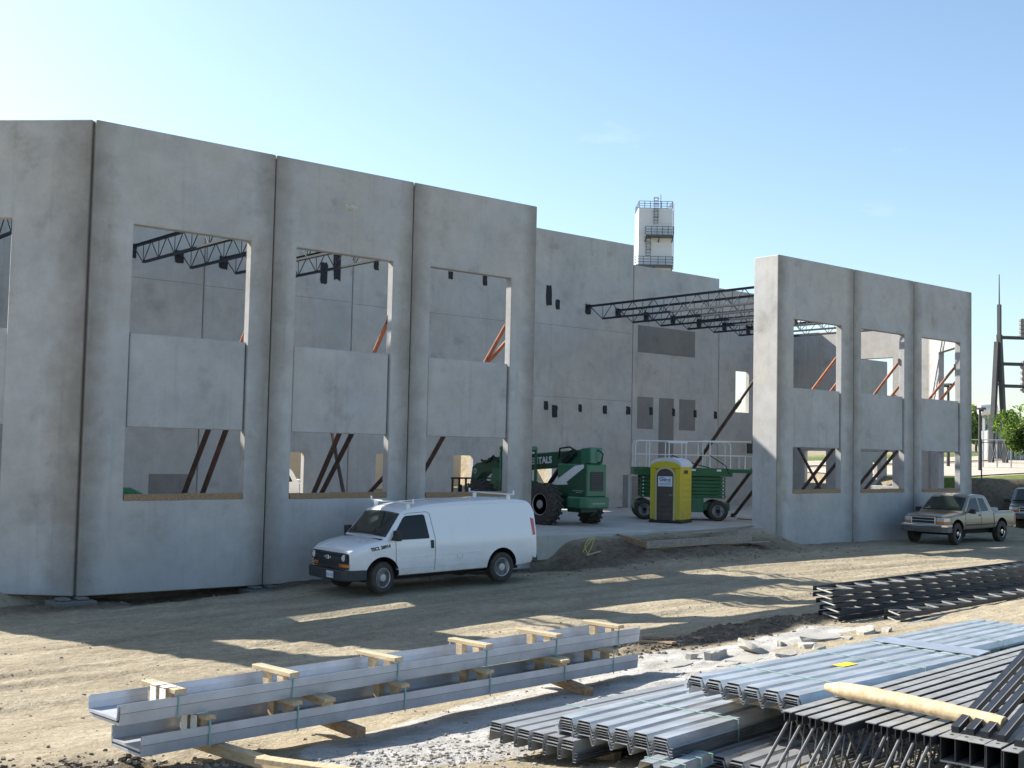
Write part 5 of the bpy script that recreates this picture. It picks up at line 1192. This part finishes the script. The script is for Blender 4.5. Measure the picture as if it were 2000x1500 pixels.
# substation tower
TW = mat('dark_lattice_steel', (.045, .048, .052), .6, noise=(2, .3))
base = far(1949, 888, 88); zb_ = zg(base.x, base.y)
sb = thing('substation_tower', 'tall dark A-frame steel tower of the electric substation', 'tower', (base.x, base.y, zb_)); RT = Vector((math.cos(YAW), -math.sin(YAW), 0))
H1 = 9.9-0; sc_ = 88/2315
def TP(px, py): return Vector((RT.x*(px-1949)*sc_, RT.y*(px-1949)*sc_, (888-py)*sc_))
for a, b_ in (((1936, 888), (1948, 668)), ((1963, 888), (1952, 655))):
    m1 = MB(); m1.bar(TP(*a)+Vector((0, 0, -.4)), TP(*b_), .3, .3); m1.build('leg', TW, sb)
m1 = MB(); m1.bar(TP(1952, 658), TP(1952, 600), .22, .22); m1.build('mast', TW, sb)
m1 = MB(); m1.tube(TP(1952, 600), TP(1952, 545), .05, .03); m1.build('lightning_rod', TW, sb)
for y0 in (660, 708, 748):
    m1 = MB(); m1.bar(TP(1952, y0), TP(2075, y0+1), .22, .22); m1.build('crossbeam', TW, sb)
for a, b_ in (((1943, 745), (1953, 745)), ((1945, 712), (1953, 708))): m1 = MB(); m1.bar(TP(*a), TP(*b_), .16, .16); m1.build('tie', TW, sb)
for px, y0, y1 in ((1994, 660, 625), (1996, 708, 760), (1998, 748, 700)):
    m1 = MB(); m1.tube(TP(px, y0), TP(px, y1), .14, .10); 
    for k in range(5): f = (k+.5)/5; q = TP(px, y0+(y1-y0)*f); m1.tube(q-Vector((0, 0, .08)), q+Vector((0, 0, .08)), .24)
    m1.build('insulator', mat('grey_insulator', (.20, .19, .19), .5), sb)
m1 = MB(); m1.bar(TP(2075, 888)+Vector((0, 0, -.4)), TP(2073, 655), .42, .42); m1.build('leg', TW, sb)
# transformer with its white conservator tank
WT = mat('white_tank_paint', (.66, .66, .64), .5, noise=(1, .1)); GY = mat('grey_switchgear', (.30, .32, .33), .6, noise=(1, .2))
tb = far(1930, 885, 96); s2 = 96/2315; tr = thing('transformer', 'white-tanked grey transformer beside the substation tower', 'transformer', (tb.x, tb.y, zg(tb.x, tb.y)))
def TQ(px, py, dy=0.): return Vector((RT.x*(px-1930)*s2, RT.y*(px-1930)*s2, (886-py)*s2))+Vector((RT.y*-dy*-1, RT.x*dy, 0))
m1 = MB(); m1.tube(TQ(1914, 797), TQ(1944, 794), .46, n=18); m1.build('conservator_tank', WT, tr, True)
for a, b_ in (((1923, 886), (1923, 808)), ((1940, 886), (1930, 812)), ((1935, 886), (1935, 806))): m1 = MB(); m1.bar(TQ(*a), TQ(*b_), .2, .2); m1.build('support', GY, tr)
for px0, px1, y0, y1, dd in ((1922, 1938, 886, 835, 1.5), (1950, 1968, 886, 850, 1.4), (1970, 1998, 886, 858, 1.6), (1944, 1952, 886, 826, .8)):
    c = TQ((px0+px1)/2, 886); w = (px1-px0)*s2/2; m1 = MB(); M = Matrix.Rotation(-YAW, 4, 'Z'); M.translation = c; m1.box(-w, w, -dd/2, dd/2, 0, (886-y1)*s2, 0, M); m1.build('cabinet', GY, tr, bevel=.05)
# chain-link fence: posts, rails and mesh
FEN = mat('galvanised_fence', (.34, .36, .36), .5, .3)
def fence(label, pts, hgt, wires=9):
    t = thing('chain_link_fence', label, 'fence')
    P = [Vector((*p, zg(*p))) for p in pts]
    for p in P: m1 = MB(); m1.tube(p, p+Vector((0, 0, hgt)), .04); m1.build('post', FEN, t, True)
    m1 = MB(); m1.path([p+Vector((0, 0, hgt)) for p in P], .03, 6); m1.build('top_rail', FEN, t, True)
    m1 = MB()
    for a, b_ in zip(P[:-1], P[1:]):
        n = int((b_-a).length/.3)
        for k in range(n):
            f, g_ = k/n, (k+1)/n; m1.tube(a.lerp(b_, f), a.lerp(b_, g_)+Vector((0, 0, hgt)), .006, n=3, cap=False); m1.tube(a.lerp(b_, g_), a.lerp(b_, f)+Vector((0, 0, hgt)), .006, n=3, cap=False)
    o = m1.build('mesh', FEN, t, fix=False); o['kind'] = 'stuff'
q0 = far(1893, 885, 80); q1 = far(2030, 885, 80)
fence('chain link fence around the substation on the plateau', [(q0.x+(q1.x-q0.x)*f, q0.y+(q1.y-q0.y)*f) for f in np.linspace(0, 1, 6)], 1.75)
q = far(1917, 928, 60); z_ = zg(q.x, q.y); t = thing('sign_post', 'thin dark bent post on the grass at the right of the building', 'post', (q.x, q.y, z_)); m1 = MB(); m1.path([(0, 0, 0), (0, 0, 1.85), (-.06, .05, 2.05)], .035, 6); m1.build('pole', TW, t, True)
m1 = MB(); m1.tube((0, 0, 1.75), RT*2.6+Vector((0, 0, 1.72)), .015); m1.build('wire', TW, t, True)
def light_pole(label, px, py0, py1, d, side):
    q = far(px, py0, d); z = zg(q.x, q.y); h = (py0-py1)*d/2315+(q.z-z); t = thing('light_pole', label, 'light pole', (q.x, q.y, z)); m1 = MB(); m1.tube((0, 0, 0), (0, 0, h), .11, .08); m1.build('pole', TW, t, True)
    m1 = MB(); e = RT*side*1.0; m1.bar((0, 0, h-.06), e+Vector((0, 0, h-.06)), .12, .10); m1.box(-.25, .25, -.25, .25, h, h+.12); m1.build('lamp_head', TW, t)
light_pole('dark light pole left of the white tank', 1914, 872, 805, 75, .2)
light_pole('dark lamp post seen through the last upper window', 1852, 870, 760, 80, -.6)
# white plant tower far behind, with platforms and caged ladders
D_ = 125.0; s3 = D_/2315
tb = far(1280, 525, D_); wt = thing('white_plant_tower', 'white boxy plant tower with railed platforms behind the rear wall', 'tower', (tb.x, tb.y, 1.0), -YAW+R(0))
zt0 = tb.z-1.0
def TX(px): return (px-1280)*s3
def TZ(py): return zt0+(525-py)*s3
WTW = mat('white_tower_cladding', (.63, .65, .68), .6, noise=(.6, .08)); RLG = mat('dark_railing', (.06, .07, .085), .5)
m1 = MB(); m1.box(TX(1246.5), TX(1312), 0, 3.6, 0, TZ(407)); m1.build('tower_body', WTW, wt)
for z in np.arange(TZ(525), TZ(407), 1.2):
    m1 = MB(); m1.box(TX(1246.5)-.005, TX(1312)+.005, -.012, -.002, z, z+.02); m1.build('cladding_seam', mat('cladding_seam_grey', (.50, .52, .55), .6), wt)
def railing(x0, x1, y, z0, hgt=1.1, n=5, yb=None):
    m1 = MB()
    for k in range(3): m1.bar((x0, y, z0+hgt*(k+1)/3), (x1, y, z0+hgt*(k+1)/3), .05, .05)
    for k in range(n): x = x0+(x1-x0)*k/(n-1); m1.bar((x, y, z0), (x, y, z0+hgt), .06, .06)
    if yb is not None:
        for x in (x0, x1):
            for k in range(3): m1.bar((x, y, z0+hgt*(k+1)/3), (x, yb, z0+hgt*(k+1)/3), .05, .05)
    m1.build('railing', RLG, wt)
railing(TX(1247), TX(1312), .05, TZ(407), .75, 7, 3.5); railing(TX(1247), TX(1312), 3.5, TZ(407), .75, 7)
for x0, x1, py in ((1258, 1312, 462), (1240, 1311, 520)):
    m1 = MB(); m1.box(TX(x0), TX(x1), -1.1, -.015, TZ(py)-.16, TZ(py)); m1.build('platform', RLG, wt)
    for px in (x0+1, (x0+x1)/2, x1-1): m1 = MB(); m1.bar((TX(px), -1.0, TZ(py)-.1), (TX(px), -.05, TZ(py+11)), .1, .1); m1.build('bracket', RLG, wt)
    railing(TX(x0), TX(x1), -1.08, TZ(py), .85, 6, -.05)
def ladder(px0, px1, y0, y1, yy):
    m1 = MB()
    for px in (px0, px1): m1.bar((TX(px), yy, TZ(y0)), (TX(px), yy, TZ(y1)), .06, .06)
    z = TZ(y0)
    while z < TZ(y1): m1.bar((TX(px0), yy, z), (TX(px1), yy, z), .04, .04); z += .3
    m1.build('ladder', RLG, wt); m1 = MB(); z = TZ(y0)+.6; c = TX((px0+px1)/2); r0 = TX(px1)-c+.1
    while z < TZ(y1): m1.path([(c+r0*math.cos(a), yy-.1+r0*1.3*math.sin(a), z) for a in np.linspace(math.pi, 2*math.pi, 7)], .025, 4); z += .65
    m1.build('ladder_cage', RLG, wt)
ladder(1275.5, 1283, 437, 386, -.2); ladder(1261, 1269, 500, 462, -.2)
m1 = MB(); m1.tube((TX(1291), 1, TZ(407)), (TX(1291), 1, TZ(376)), .035); m1.build('antenna', RLG, wt)
m1 = MB(); m1.tube((TX(1315), .5, TZ(525)), (TX(1315), .5, TZ(395)), .06); m1.build('edge_tube', WTW, wt)  # thin white tube along the right edge of the tower
# sunlit low building behind, seen through the doorways; wing wall beyond the side window
wb = thing('beige_warehouse', 'sunlit beige low building seen through the rear doorways', 'building', (21, 34, .8), R(20))
m1 = MB(); m1.box(0, 22, 0, 10, 0, 5.5); m1.build('wall', mat('beige_cladding', (.50, .40, .27), .8, noise=(.8, .12)), wb)
m1 = MB(); m1.box(-.3, 22.3, -.3, 10.3, 5.501, 5.75); m1.build('roof', mat('pale_roof_edge', (.45, .42, .38), .7), wb)
panel('shaded concrete wing wall seen through the side window of the right block', 40.2, 9.5, R(0), 3.9, z0=.5, z1=8.25, m=CONC_B, holes=[(2.65, 3.05, W4+.2, W3-.5)])
# faint cloud wisps far up are left to the sky
